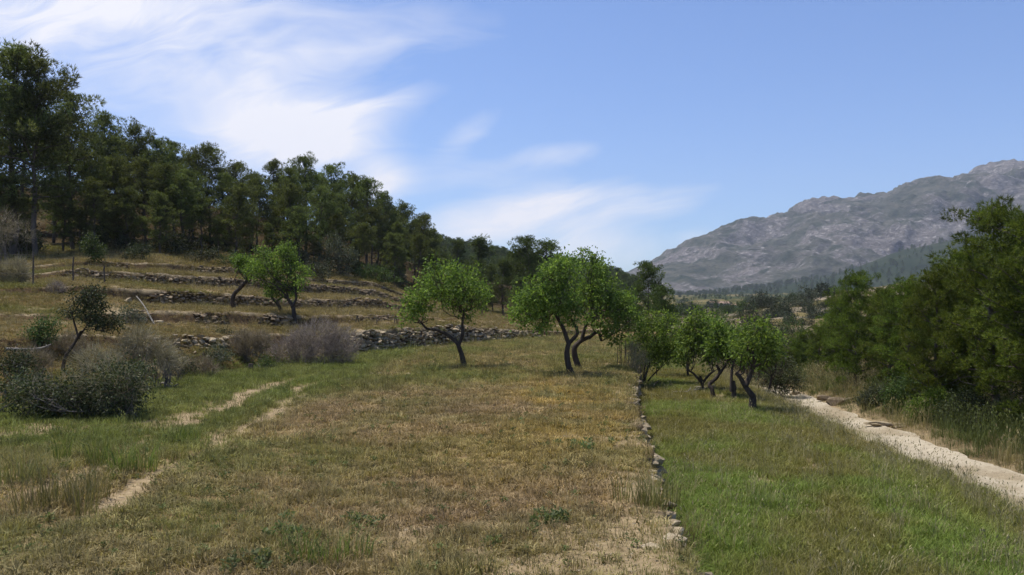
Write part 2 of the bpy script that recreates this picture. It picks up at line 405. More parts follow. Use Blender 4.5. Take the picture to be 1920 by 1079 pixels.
for a, b in zip(names[:-1], names[1:]):
    pa, pb = curve_pts(a, pxs), curve_pts(b, pxs); n = SUB[a]
    for k in range(n):
        t = k / n; s = t
        if a == 'foot': s = t ** .8
        r = pa * (1 - t) + pb * t; r[:, 2] = pa[:, 2] * (1 - s) + pb[:, 2] * s
        rows.append(r); zone.append((names.index(a), t, a.endswith('b')))
rows.append(curve_pts('c9', pxs)); zone.append((len(names) - 1, 0, False))
G = np.stack(rows); zi = np.array([q[0] + q[1] for q in zone]); wl = np.array([q[2] for q in zone])
amp = np.where(zi < 1, .22, np.where(zi < 12, .12, .5))[:, None]
amp[0] = 0
G[..., 2] += (fbm(G[..., 0] * .8, G[..., 1] * .8, 101, 4) - .5) * amp * 1.6 + (fbm(G[..., 0] * 3, G[..., 1] * 3, 102, 2) - .5) * .08
X, Y = G[..., 0], G[..., 1]
S = lerpc((0.20, 0.145, 0.07), (0.14, 0.105, 0.048), sstep(.35, .65, fbm(X * .25, Y * .25, 111, 4)))
S = lerpc(S, (0.13, 0.13, 0.04), sstep(.5, .7, fbm(X * .16 + 3, Y * .16, 112, 3)) * .7)
S = lerpc(S, (0.42, 0.35, 0.23), sstep(.60, .74, fbm(X * .55, Y * .5, 113, 4)) * .85)
crest = np.isclose(zi % 1, 0)[:, None] * np.array([names[min(int(z), 14)].endswith('t') for z in zi])[:, None]
S = lerpc(S, (0.40, 0.34, 0.23), crest * sstep(.3, .55, fbm(X * .6, Y * .6, 114, 3)))
S[wl] = np.array((0.14, 0.10, 0.06))
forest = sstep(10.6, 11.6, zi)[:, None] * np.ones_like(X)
S = lerpc(S, (0.055, 0.043, 0.026), forest * (1 - .3 * sstep(.55, .7, fbm(X * .4, Y * .4, 115, 3)) * (1 - sstep(12, 12.6, zi))[:, None]))  # brown litter, its colour darkened further to stand in for shade under the pines
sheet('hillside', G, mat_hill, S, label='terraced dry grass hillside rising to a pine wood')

# ---------------------------------------------------------------- valley behind, wooded rise, foothill, mountain
VPX = [850, 1000, 1150, 1250, 1350, 1450, 1550, 1700, 2000, 2500, 3000]
VAL = [(62, [-2] * 2 + [-2, -2.2, -2.6, -3.3, -3.4, -3.4, -2.5, -2, -2]), (80, [-1, -1, -1.5, -2.6, -3.4, -3.8, -3.8, -3.4, -1, 0, 0]),
       (105, [0, 0, -1.5, -3, -4, -4.5, -4.2, -3, 0, 3, 3]), (125, [1, .5, -1, -2.5, -3.6, -4.0, -3.6, -1.5, 2, 5, 5]),
       (138, [1, .5, -1, -2.2, -3.0, -2.0, -1.3, 1.0, 3, 6, 6]), (150, [1, .5, -.8, -1.5, -1.6, -.1, .4, 2.4, 5, 8, 8]),
       (165, [1, .5, -.5, -1.0, -.8, .9, 1.5, 3.6, 7, 10, 10]), (180, [1, .5, -.3, -.6, -.2, 2.0, 3.6, 5.8, 9, 12, 12]),
       (200, [1, .5, 0, -.5, -.2, 3.1, 5.2, 8, 11, 15, 15]), (240, [0, 0, 0, -.6, -.4, 1.2, 3, 6, 9, 14, 14]),
       (320, [0, 0, 0, -.4, -.2, .8, 1.5, 3, 6, 9, 9]), (500, [1, 1.5, 1.5, 2.2, 3.0, 3.5, 4, 6, 9, 12, 12]),
       (900, [6, 6, 7, 10, 11, 11, 12, 14, 18, 20, 20]), (1500, [20, 20, 20, 22, 24, 25, 26, 28, 34, 36, 36]), (2100, [30, 30, 30, 30, 34, 36, 38, 40, 46, 50, 50])]
vp = np.linspace(850, 3000, 300); vd = np.array([v[0] for v in VAL], float)
dd = np.concatenate([np.linspace(62, 130, 40)[:-1], np.linspace(130, 210, 80)[:-1], np.geomspace(210, 2100, 70)])
tab = np.stack([np.interp(vp, VPX, v[1]) for v in VAL])                     # (depth, px)
Zt = np.stack([np.interp(dd, vd, tab[:, i]) for i in range(len(vp))], 1)
X = (vp[None] - 960) / F * dd[:, None]; Y = np.repeat(dd[:, None], len(vp), 1)
# stepped terraces on the slope across the gully
st = sstep(135, 145, Y) * (1 - sstep(205, 230, Y))
q = 1.1; zs = (np.floor(Zt / q) + sstep(.72, .98, (Zt / q) % 1)) * q
Zt = Zt * (1 - st * .8) + zs * st * .8 + (fbm(X * .06, Y * .06, 121, 4) - .5) * np.clip(Y * .012, .6, 9) + (fbm(X * .3, Y * .3, 122, 3) - .5) * .5
S = lerpc((0.09, 0.09, 0.04), (0.19, 0.165, 0.085), sstep(.35, .62, fbm(X * .05, Y * .03, 123, 4)))
S = lerpc(S, (0.26, 0.23, 0.175), st * sstep(.50, .64, fbm(X * .12, Y * .2, 124, 4)))
S = lerpc(S, (0.075, 0.08, 0.035), 1 - sstep(128, 140, Y))
S = lerpc(S, (0.055, 0.07, 0.032), sstep(240, 420, Y) * sstep(.36, .55, fbm(X * .018, Y * .012, 125, 4)))
sheet('valley_floor', np.stack([X, Y, Zt], -1), mat_hill, S, label='valley slopes with terraces and scrub towards the mountain')

def ridge_sheet(name, PX, RPY, d0, d1, base_py, mat, label, nseed, amp, rowsn=70, cols=360, prof=0.85, back=500, soil=None, px0=900, px1=3200, rdisp=0.0, crag=0.0):
    px = np.linspace(px0, px1, cols); ry = np.interp(px, PX, RPY) + (fbm(px * .03, px * 0, nseed, 4) - .5) * rdisp
    k = np.linspace(0, 1, rowsn)[:, None]
    d = d0 + (d1 - d0) * k + 0 * px[None]
    d = d + (fbm(px[None] * .008, k * 2.5, nseed + 1, 3) - .5) * (d1 - d0) * .30 * np.sin(math.pi * k)
    z0 = CZ - (base_py - HOR) / F * d0; z1 = CZ - (ry[None] - HOR) / F * d1
    z = z0 + (z1 - z0) * k ** prof
    X = (px[None] - 960) / F * d; 
    rg = 1 - np.abs(2 * fbm(X / (d1 * .13) + 3, d / (d1 * .13) + z / (d1 * .10), nseed + 2, 5, .5) - 1)
    z = z + (rg - .75) * amp * np.sin(math.pi * np.clip(k * .93, 0, 1)) ** .8 * np.clip((z1 - z0) / 200, .1, 1.3)
    if crag:
        r2 = 1 - np.abs(2 * fbm((X + z * 1.2) / (d1 * .030), (z - X * .15) / (d1 * .13), nseed + 5, 4, .5) - 1)
        r3 = 1 - np.abs(2 * fbm(X / (d1 * .012) - z / (d1 * .02), d / (d1 * .015), nseed + 6, 3, .55) - 1)
        z = z + ((r2 - .7) * crag + (r3 - .7) * crag * .22) * np.clip(k * 5, 0, 1) * np.clip((z1 - z0) / 220, .1, 1.2)
    G = np.stack([X, d, z], -1)
    bk = G[-1].copy(); bk[:, 1] += back; bk[:, 0] *= (d1 + back) / d1; bk[:, 2] *= .75
    G = np.concatenate([G, bk[None]], 0)
    S = None if soil is None else soil(G)
    return sheet(name, G, mat, S, label=label, ground=False)
def mountain_mat():
    m, t, out = new_mat('limestone_mountain')
    g = t.node('ShaderNodeNewGeometry')
    mp = t.node('ShaderNodeMapping'); mp.inputs['Scale'].default_value = (1, 1, 1.6); mp.inputs['Rotation'].default_value = (0, rad(24), 0); t.l.new(g.outputs['Position'], mp.inputs[0])
    big = t.noise(mp.outputs[0], 0.0035, 5, 0.6, 0.6); mid = t.noise(mp.outputs[0], 0.016, 6, 0.7, 0.8); fin = t.noise(mp.outputs[0], 0.06, 5, 0.75, 0.5)
    rock = t.ramp(fin, [(0.40, (0.088, 0.078, 0.070)), (0.56, (0.17, 0.152, 0.138)), (0.70, (0.42, 0.385, 0.35))])
    scrub = t.ramp(mid, [(0.38, (0.03, 0.04, 0.024)), (0.62, (0.10, 0.095, 0.07))])
    f = t.m('ADD', t.m('MULTIPLY', big, .95), t.m('ADD', t.m('MULTIPLY', mid, .45), t.m('MULTIPLY', fin, .15)))
    col = t.mix(t.map_range(f, 0.72, 0.86), scrub, rock)
    b = t.node('ShaderNodeBsdfPrincipled'); b.inputs['Roughness'].default_value = 0.95; b.inputs['Specular IOR Level'].default_value = 0.0
    t.l.new(col, b.inputs['Base Color'])
    bp = t.node('ShaderNodeBump'); bp.inputs['Strength'].default_value = 1.0; bp.inputs['Distance'].default_value = 12
    t.l.new(t.m('ADD', mid, t.m('MULTIPLY', fin, .5)), bp.inputs['Height']); t.l.new(bp.outputs[0], b.inputs['Normal'])
    t.l.new(b.outputs[0], out.inputs[0]); return m
ridge_sheet('mountain', [900, 1050, 1120, 1150, 1172, 1200, 1300, 1400, 1470, 1520, 1545, 1590, 1610, 1660, 1700, 1760, 1782, 1830, 1870, 1900, 1930, 2050, 2300, 2700, 3200],
            [548, 530, 517, 513, 515, 500, 447, 412, 403, 378, 377, 371, 368, 366, 352, 333, 334, 318, 306, 301, 305, 290, 330, 400, 450],
            1900, 2900, 552, mountain_mat(), 'grey limestone mountain ridge rising across the valley', 301, 85, rowsn=190, cols=760, rdisp=4, px1=2700, crag=34)
mat_scrub = rough_mat('far_scrub', (0.014, 0.022, 0.011), (0.024, 0.034, 0.016), scale=0.012, bump=1.0, bscale=0.09, cc=(0.045, 0.05, 0.028), coords='Object', spec=0.0)
ridge_sheet('foothill', [900, 1150, 1300, 1440, 1520, 1596, 1690, 1790, 1950, 2300, 3200], [566, 562, 555, 538, 526, 506, 470, 448, 430, 420, 440], 1250, 1750, 560, mat_scrub, 'dark scrub covered foothill below the mountain', 331, 16, rowsn=50, cols=300, rdisp=4)
ridge_sheet('wooded_hill', [300, 600, 760, 840, 900, 950, 1000, 1060, 1130, 1200, 1260], [430, 440, 452, 466, 476, 492, 500, 506, 518, 545, 575], 240, 420, 572, mat_scrub, 'pine covered hill rising behind the centre of the field', 341, 6, rowsn=40, cols=240, px0=300, px1=1195, rdisp=5, back=120)
# ================================================================== PLANT BUILDERS
def unit(v): return v / np.maximum(np.linalg.norm(v, axis=-1, keepdims=True), 1e-9)
def sph(n, rng): return unit(rng.normal(size=(n, 3)))
def tubes(paths, sides=6):
    """paths: list of (pts (k,3), radii (k)) -> V, F(quads)"""
    VV, FF, off = [], [], 0
    for pts, rr in paths:
        pts = np.asarray(pts, float); rr = np.asarray(rr, float); k = len(pts)
        tg = unit(np.gradient(pts, axis=0)); ref = np.array((0.31, 0.94, 0.12))
        n1 = unit(np.cross(tg, ref)); n2 = np.cross(tg, n1)
        an = np.linspace(0, 2 * math.pi, sides, endpoint=False)
        ring = pts[:, None] + rr[:, None, None] * (np.cos(an)[None, :, None] * n1[:, None] + np.sin(an)[None, :, None] * n2[:, None])
        VV.append(ring.reshape(-1, 3))
        i = np.arange(k * sides).reshape(k, sides); j = np.roll(i, -1, 1)
        FF.append(np.stack([i[:-1], j[:-1], j[1:], i[1:]], -1).reshape(-1, 4) + off)
        off += k * sides
    return np.concatenate(VV), np.concatenate(FF)
def wander(a, b, n, rng, amt, sag=0.0):
    a = np.asarray(a, float); b = np.asarray(b, float); t = np.linspace(0, 1, n)[:, None]
    L = np.linalg.norm(b - a); p = a + (b - a) * t
    p += np.sin(t * math.pi) * rng.normal(size=3) * L * amt + np.sin(t * 2 * math.pi) * rng.normal(size=3) * L * amt * .5
    p[:, 2] += sag * L * (t[:, 0] ** 2 - t[:, 0])
    return p
def leaves(C_, D_, ln, wd, rng, fold=0.0):
    """diamond leaves: centre of base, direction, length, width"""
    n = len(C_); D_ = unit(D_); R_ = unit(np.cross(D_, sph(n, rng)))
    ln = np.broadcast_to(ln, n)[:, None]; wd = np.broadcast_to(wd, n)[:, None]
    mid = C_ + D_ * ln * .45
    V = np.stack([C_, mid + R_ * wd * .5, C_ + D_ * ln, mid - R_ * wd * .5], 1).reshape(-1, 3)
    return V, np.arange(n * 4).reshape(n, 4)
def needles(C_, D_, k, ln, wd, spread, rng):
    n = len(C_)
    d = unit(np.repeat(unit(D_), k, 0) + rng.normal(size=(n * k, 3)) * spread); c = np.repeat(C_, k, 0)
    r = unit(np.cross(d, sph(n * k, rng))) * wd * .5; L = (ln * rng.uniform(.65, 1.2, n * k))[:, None]
    V = np.stack([c - r, c + r, c + d * L], 1).reshape(-1, 3)
    return V, np.arange(n * k * 3).reshape(n * k, 3)

mat_bark = rough_mat('dark_bark', (0.038, 0.029, 0.022), (0.105, 0.08, 0.06), scale=9, bump=0.8, bscale=26, stretch=(1, 1, .25))
mat_pinebark = rough_mat('pine_bark', (0.07, 0.055, 0.045), (0.16, 0.13, 0.105), scale=7, bump=0.8, bscale=22, stretch=(1, 1, .3))
mat_twig = rough_mat('dry_twig', (0.10, 0.085, 0.07), (0.22, 0.19, 0.16), scale=5, bump=0.2)
mat_almond = leaf_mat('almond_leaf', (0.075, 0.115, 0.022), (0.17, 0.235, 0.048), .5, (0.24, 0.29, 0.08))
mat_pine = leaf_mat('pine_needle_dark', (0.07, 0.085, 0.027), (0.145, 0.165, 0.052), .42, (0.20, 0.21, 0.085))
mat_pine_y = leaf_mat('pine_needle_bright', (0.06, 0.09, 0.017), (0.14, 0.18, 0.03), .42, (0.20, 0.22, 0.05))
mat_pine_m = leaf_mat('pine_needle_mid', (0.05, 0.07, 0.02), (0.115, 0.145, 0.042), .34, (0.16, 0.18, 0.06))
mat_olive = leaf_mat('olive_leaf', (0.045, 0.055, 0.03), (0.11, 0.12, 0.07), .2, (0.15, 0.16, 0.10))
mat_shrub = leaf_mat('shrub_leaf', (0.025, 0.034, 0.014), (0.065, 0.075, 0.03), .2, (0.10, 0.10, 0.05))
mat_green = leaf_mat('green_shrub_leaf', (0.035, 0.06, 0.015), (0.085, 0.12, 0.035), .3, (0.12, 0.15, 0.05))
mat_bramble = leaf_mat('bramble_leaf', (0.032, 0.04, 0.016), (0.085, 0.095, 0.04), .22, (0.18, 0.165, 0.10))
mat_violet = leaf_mat('violet_grey_twig', (0.18, 0.145, 0.13), (0.37, 0.305, 0.275), .2)
mat_tan = leaf_mat('tan_twig', (0.16, 0.13, 0.085), (0.36, 0.30, 0.21), .2)
mat_far = leaf_mat('far_bush', (0.022, 0.030, 0.016), (0.055, 0.065, 0.032), .1, (0.09, 0.095, 0.055))

def pine_meshes(key, H, R, start, nbr, rc, tufts, nk, nl, nw, seed, umbrella=0.0, lean=0.0, gap=0.25, mat=None, dead=6):
    rng = np.random.default_rng(seed)
    n = 9; t = np.linspace(0, 1, n)
    axis = np.stack([lean * H * t ** 1.5 + np.cumsum(rng.normal(size=n)) * .012 * H * (t > 0), np.cumsum(rng.normal(size=n)) * .012 * H * (t > 0), t * H * .97], -1)
    axis[0, 2] = -.25
    def ax(h): return np.array([np.interp(h, t, axis[:, i]) for i in range(3)])
    r0 = .012 * H + .03
    tb = [(axis, r0 * (1 - t) ** .8 + .012)]
    cl = []
    for i in range(nbr):
        u = (i + rng.uniform(0, 1)) / nbr; h = start + (1 - start) * u ** .85
        if rng.random() < gap * (1 - u): continue
        prof = (1 - u) ** (.55 + .2 * umbrella) * (.45 + .55 * min(1, u * (4 - 2.6 * umbrella))) + .10
        L = R * prof * rng.uniform(.6, 1.2); az = i * 2.4 + rng.normal() * .5
        up = rng.uniform(.05, .5) + .45 * u
        a = ax(min(h, .98)); e = a + np.array((math.cos(az) * L, math.sin(az) * L, up * L))
        p = wander(a, e, 6, rng, .07, .12)
        tb.append((p, np.linspace(max(.010, r0 * .35 * (1 - .6 * u)), .006, 6)))
        ns = max(2, int(round(L / (rc * .95))))
        for s in np.linspace(.35, 1.0, ns):
            q = p[0] * 0 + np.array([np.interp(s, np.linspace(0, 1, 6), p[:, c]) for c in range(3)])
            off = rng.normal(size=3) * rc * .55 * (1.2 - s * .3); off[2] = abs(off[2]) * .7
            cl.append((q + off, rc * rng.uniform(.65, 1.15)))
            if rng.random() < .7: tb.append((wander(q, q + off, 3, rng, .05), np.array((.010, .007, .004))))
    top = ax(1.0)
    for _ in range(4): cl.append((top + rng.normal(size=3) * rc * .5 * np.array((1, 1, .6)), rc * rng.uniform(.5, .9)))
    for _ in range(dead):                                   # bare dead branches under the crown
        h = rng.uniform(.18, max(.22, start + .15)); az = rng.uniform(0, 6.28); L = R * rng.uniform(.25, .7)
        a = ax(h); tb.append((wander(a, a + np.array((math.cos(az) * L, math.sin(az) * L, L * rng.uniform(-.1, .4))), 4, rng, .1), np.array((.018, .012, .008, .003))))
    V, Fq = tubes(tb, 6)
    trunk = np_mesh(key + '_trunk', V, Fq, True); trunk.materials.append(mat_pinebark)
    cc = np.array([c for c, _ in cl]); cr = np.array([r for _, r in cl])
    m = len(cc); d = sph(m * tufts, rng) * rng.uniform(.35, 1, (m * tufts, 1)) ** .5
    C_ = np.repeat(cc, tufts, 0) + d * np.repeat(cr, tufts)[:, None] * np.array((1, 1, .62))
    out = C_ - np.array((0, 0, 0)); out[:, 2] = 0
    V, Ft = needles(C_, unit(d) + unit(out + 1e-6) * .35 + np.array((0, 0, .75)), nk, nl, nw, .55, rng)
    tone = np.repeat(np.repeat(rng.uniform(.6, 1.45, m), tufts) * rng.uniform(.75, 1.25, m * tufts), nk * 3)[:, None] * np.ones(3)
    crown = np_mesh(key + '_crown', V, Ft, cols={'tone': tone}); crown.materials.append(mat)
    return trunk, crown
def put_pine(name, meshes, H0, x, y, z, H, rz, label, group, wid=1.0):
    e = empty(name, (x, y, z), rz); s = H / H0; e.scale = (s * wid, s * wid, s)
    link('trunk', meshes[0], None, e); link('crown', meshes[1], None, e)
    return tag(e, label, 'tree', group)

def broadleaf(name, bpx, bpy_, d, trunk_px, blobs_px, label, cat='tree', group=None, mat=None, bark=None, nleaf=7000, ll=.12, lw=.062, r0=.12, seed=1, droop=.25,
              stems=1, twigs=True, depth=.8, crown_name='crown', limb_amt=.12, clump=.14, extra_tubes=None, dense=1.0):
    """a tree or shrub: trunk polyline, limbs to every crown mass, twigs with small leaves. Pixel outlines are turned into metres at distance d."""
    rng = np.random.default_rng(seed)
    x0 = (bpx - 960) / F * d; z0 = gz_at(x0, d)
    def loc(px, py, dy=0.0): return np.array(((px - bpx) / F * d, dy, CZ - (py - HOR) / F * d - z0))
    e = empty(name, (x0, d, z0))
    tb = []
    wpx = max(b[0] + b[2] for b in blobs_px) - min(b[0] - b[2] for b in blobs_px)
    halfd = wpx / F * d * .5 * depth
    blobs = []
    for (px, py, r) in blobs_px:
        rm = r / F * d * (.86 if trunk_px else 1)
        for rep in range(2):
            dy = rng.uniform(-1, 1) * max(0, halfd - rm * .7)
            blobs.append((loc(px, py, dy) + np.array((rng.normal() * .15 * rm, 0, rng.normal() * .12 * rm)) * rep, rm * (1 if rep == 0 else .88)))
    tops = []
    trunks = trunk_px if trunk_px and isinstance(trunk_px[0], list) else ([trunk_px] if trunk_px else [])
    for ti_, tp in enumerate(trunks):
        root = abs(tp[0][1] - trunks[0][0][1]) < 4
        first = loc(tp[0][0], tp[0][1])
        if root: first = np.array((first[0], 0, -.15))
        pts = [first] + [loc(px, py, rng.normal() * .04) for px, py in tp[1:]]
        r1 = r0 * (1 if ti_ == 0 else .62)
        pts = np.array(pts); pts[1:, 1] = np.cumsum(rng.normal(size=len(pts) - 1) * .05)
        # resample smoothly
        tt = np.linspace(0, 1, len(pts)); ti = np.linspace(0, 1, len(pts) * 3)
        sm = np.stack([np.interp(ti, tt, pts[:, c]) for c in range(3)], -1); sm[1:-1] = (sm[:-2] + 2 * sm[1:-1] + sm[2:]) / 4
        rr = r1 * np.interp(ti, [0, .12, 1], [1.3 if root else 1.05, 1.0, .62]) * rng.uniform(.93, 1.07, len(ti))
        tb.append((sm, rr)); tops.append((sm[-1], rr[-1])); tops.append((sm[int(len(sm) * .75)], rr[-1] * .9))
    if not tops: tops = [(np.array((rng.normal() * .15, rng.normal() * .15, 0)), .03) for _ in range(stems)]
    LC, LD, LT = [], [], []
    tot = sum(b[1] ** 2 for b in blobs)
    for bi, (c, r) in enumerate(blobs):
        a, ra_ = tops[bi % len(tops)] if not trunks else min(tops, key=lambda q: np.linalg.norm(q[0] - c) + rng.uniform(0, .4))
        limb = wander(a, c, 7, rng, limb_amt, .18)
        lr = max(.012, ra_ * rng.uniform(.42, .62)) if trunks else .02
        tb.append((limb, np.linspace(lr, max(.008, lr * .35), 7)))
        nt = max(4, int(nleaf * dense * (r * r / tot) / 16))
        ends = c + sph(nt, rng) * (rng.uniform(.1, 1, (nt, 1)) ** .5) * r * np.array((1, 1, .92)) * np.where(rng.random((nt, 1)) < .22, rng.uniform(1.05, 1.45, (nt, 1)), 1.0)
        for q in ends[: max(3, nt // (3 if twigs else 8))]:
            s = limb[rng.integers(3, 7)]
            tb.append((wander(s, q, 4, rng, .10, .1), np.array((max(.008, lr * .32), .008, .006, .003))))
        m = 16
        L = np.repeat(ends, m, 0) + rng.normal(size=(nt * m, 3)) * clump * np.repeat(rng.uniform(.5, 1.25, (nt, 1)), m, 0)
        LT.append(np.repeat(rng.uniform(.62, 1.4, nt), m)); LC.append(L); LD.append(unit(L - c) * .8 + sph(nt * m, rng) * .8 + np.array((0, 0, -droop)))
    tb += extra_tubes or []
    V, Fq = tubes(tb, 7 if trunks else 4)
    me = np_mesh('trunk', V, Fq, True); me.materials.append(bark or mat_bark); link('trunk' if trunks else 'stems', me, None, e)
    LC = np.concatenate(LC); LD = np.concatenate(LD)
    keep = LC[:, 2] > .02
    LT = np.concatenate(LT)[keep]; LC, LD = LC[keep], LD[keep]; n = len(LC)
    V, Fl = leaves(LC, LD, ll * rng.uniform(.6, 1.3, n), lw * rng.uniform(.7, 1.25, n), rng)
    me = np_mesh(crown_name, V, Fl, cols={'tone': np.repeat(LT, 4)[:, None] * np.ones(3)}); me.materials.append(mat or mat_almond); link(crown_name, me, None, e)
    return tag(e, label, cat, group)

def twig_bush(name, bpx, bpy_, d, blobs_px, label, mat, seed, n=3000, ln=.5, wd=.012, up=.6, group=None, cat='bush', core=None, radial=1.0):
    """dry shrub: a dense brush of fine twigs"""
    rng = np.random.default_rng(seed)
    x0 = (bpx - 960) / F * d; z0 = gz_at(x0, d); e = empty(name, (x0, d, z0))
    tot = sum(b[2] ** 2 for b in blobs_px); CC, DD = [], []; tb = []
    for px, py, r in blobs_px:
        rm = r / F * d; c = np.array(((px - bpx) / F * d, rng.normal() * .25 * rm, CZ - (py - HOR) / F * d - z0))
        k = int(n * r * r / tot); o = sph(k, rng) * rng.uniform(.1, 1, (k, 1)) ** .5 * rm
        q = c + o; q[:, 2] = np.maximum(q[:, 2], .02)
        CC.append(q); DD.append(unit(o) * radial + sph(k, rng) * .6 + np.array((0, 0, up)))
        for _ in range(10):
            s = np.array((c[0] + rng.normal() * rm * .3, c[1] + rng.normal() * rm * .3, 0)); en = c + sph(1, rng)[0] * rm * .9; en[2] = max(en[2], .1)
            tb.append((wander(s, en, 5, rng, .08), np.linspace(.014, .004, 5)))
    CC = np.concatenate(CC); DD = np.concatenate(DD); n_ = len(CC)
    V, Ft = needles(CC, DD, 3, ln, wd, .45, rng)
    me = np_mesh('twigs', V, Ft, cols={'tone': np.repeat(rng.uniform(.6, 1.4, len(V) // 9), 9)[:, None] * np.ones(3)}); me.materials.append(mat); link('twigs', me, None, e)
    V, Fq = tubes(tb, 4); me = np_mesh('stems', V, Fq, True); me.materials.append(mat_twig); link('stems', me, None, e)
    return tag(e, label, cat, group)
def copy_tree(o, parent=None):
    c = o.copy(); COL.objects.link(c); c.parent = parent
    for ch in o.children: copy_tree(ch, c)
    return c
# ================================================================== PINE WOOD ON THE HILL
def c6_depth(px): return float(np.interp(px, PXC, curves['c6'][0]))
PINES = [pine_meshes('forest_pine%d' % i, 9.0, R, st, nb, rc, 38, 6, .21, .036, 900 + i, um, ln, gp, mat_pine, dead=9)
         for i, (R, st, nb, rc, um, ln, gp) in enumerate([(2.5, .30, 40, .50, .4, .03, .12), (2.8, .22, 46, .54, .2, -.04, .15), (2.3, .14, 50, .48, .0, .02, .1),
                                                        (2.7, .42, 36, .54, .8, .06, .1), (2.5, .12, 52, .50, .1, -.02, .15), (2.5, .34, 38, .50, .5, -.06, .2)])]
def forest_pine(px, top, dd, v, label, group, wid=1.0, base_px=None):
    d = c6_depth(px) + dd; x = (px - 960) / F * d; z = gz_at(x, d)
    H = CZ - (top - HOR) / F * d - z
    return put_pine('pine_tree', PINES[v % 6], 9.0, x, d, z - .05, max(H, 2.5), RNG.uniform(0, 6.28), label, group, wid)
special = [(22, 100, 1, 0, 'tallest dark pine at the left edge of the wood, crown open to the sky', 1.0), (68, 118, 0, 1, 'tall dark pine beside the tallest one, with a bare leaning trunk', .95),
           (138, 176, 4, 5, 'pine with its crown hanging out sideways next to the two tallest pines', .8), (398, 273, 9, 3, 'pine with a rounded umbrella crown on the skyline of the wood', .85)]
for px, top, dd, v, lb, wd in special: forest_pine(px, top, dd, v, lb, None, wd)
sky_row = [(195, 221), (252, 239), (292, 262), (330, 268), (362, 285), (452, 308), (512, 306), (545, 318), (578, 297), (612, 312), (655, 330), (688, 338), (722, 364), (756, 385), (792, 405), (816, 432)]
for i, (px, top) in enumerate(sky_row):
    forest_pine(px, top, 10 + (i * 37 % 7), i * 5 + 2, 'dark pine topping the wood\'s skyline, %s from the left' % ORD[i], 'pines along the skyline of the wood', .85)
mid_row = [(-30, 250), (100, 262), (160, 288), (222, 296), (275, 302), (312, 312), (352, 322), (428, 330), (480, 336), (535, 345), (595, 350), (640, 365), (700, 392), (748, 420), (780, 440)]
for i, (px, top) in enumerate(mid_row):
    forest_pine(px, top, 4 + (i * 29 % 5), i * 7 + 1, 'shaded pine in the middle rank of the wood, %s from the left' % ORD[i], 'pines in the middle rank of the wood', .95)
low_row = [(55, 372), (150, 395), (215, 400), (270, 410), (410, 415), (505, 420), (588, 440), (665, 455), (10, 330), (118, 345), (178, 340), (240, 352), (300, 362), (338, 330), (375, 372), (440, 345), (470, 385), (560, 390), (635, 400), (690, 420), (738, 440), (806, 470)]
for i, (px, top) in enumerate(sorted(low_row)):
    forest_pine(px, top, 0.5 + (i * 23 % 4), i * 11 + 4, 'low pine in the front rank of the wood, %s from the left' % ORD[i], 'pines in the front rank of the wood', 1.1)

back_row = [(40, 170), (100, 215), (170, 250), (215, 265), (268, 282), (310, 292), (345, 300), (420, 318), (470, 328), (530, 335), (560, 325), (600, 330), (635, 345), (670, 352), (705, 375), (740, 392), (775, 412)]
for i, (px, top) in enumerate(back_row):
    forest_pine(px, top, 17 + (i * 31 % 8), i * 5 + 1, 'pine half hidden at the back of the wood, %s from the left' % ORD[i], 'pines at the back of the wood', 1.05)

# pines closing the end of the field
MIDP = [pine_meshes('mid_pine%d' % i, 8.0, R, st, nb, .48, 40, 6, .20, .034, 930 + i, um, ln, .2, mat_pine_m) for i, (R, st, nb, um, ln) in enumerate([(2.4, .10, 50, .1, 0), (1.6, .22, 36, .2, .05), (3.0, .08, 54, .0, .0)])]
def mid_pine(px, top, d, v, label, wid=1.0, z=None, mset=None):
    x = (px - 960) / F * d; z = gz_at(x, d) if z is None else z
    H = CZ - (top - HOR) / F * d - z
    return put_pine('pine_tree', (mset or MIDP)[v], 8.0, x, d, z - .05, max(H, 2), RNG.uniform(0, 6.28), label, 'pines beyond the end of the field', wid)
for px, top, d, v, lb, wd in [(858, 452, 108, 1, 'slim small pine poking above the far hill, left of the two almond trees', 1.0), (900, 447, 100, 1, 'thin open pine standing over the middle almond tree', 1.2),
    (925, 500, 97, 0, 'low bushy pine filling the gap between the almond trees', 1.0), (945, 488, 88, 1, 'leaning pine with a bare dark trunk between the almond trees', 1.2), (962, 470, 96, 0, 'dense pine on the left flank of the broad pine', .9),
    (988, 448, 92, 2, 'broad dense pine behind the paired almond trees', .85), (1022, 454, 94, 1, 'narrow pine on the right flank of the broad pine', 1.5), (1050, 500, 90, 0, 'low pine hidden behind the crown of the paired almonds', 1.0),
    (880, 500, 92, 2, 'bushy low pine behind the crown of the middle almond', .9), (840, 478, 112, 0, 'small pine at the right end of the wood', 1.0),
    (905, 520, 84, 2, 'low dense pine at the field end, left of the leaning one', 1.1), (970, 522, 82, 0, 'low dense pine at the field end, right of the leaning one', 1.2), (1010, 525, 80, 2, 'low dense pine right behind the crossed almond pair', 1.1), (860, 512, 88, 0, 'low dense pine behind the left side of the middle almond', 1.1),
    (1110, 525, 86, 2, 'dark pine seen through the right side of the paired almonds', 1.0), (1212, 495, 58, 2, 'tall bushy pine beside the gap to the mountain', .78),
    (1252, 540, 52, 0, 'lower bushy pine leaning against the tall one by the gap', 1.0), (1180, 560, 62, 0, 'small pine left of the tall bushy one by the gap', 1.0)]:
    mid_pine(px, top, d, v, lb, wd)

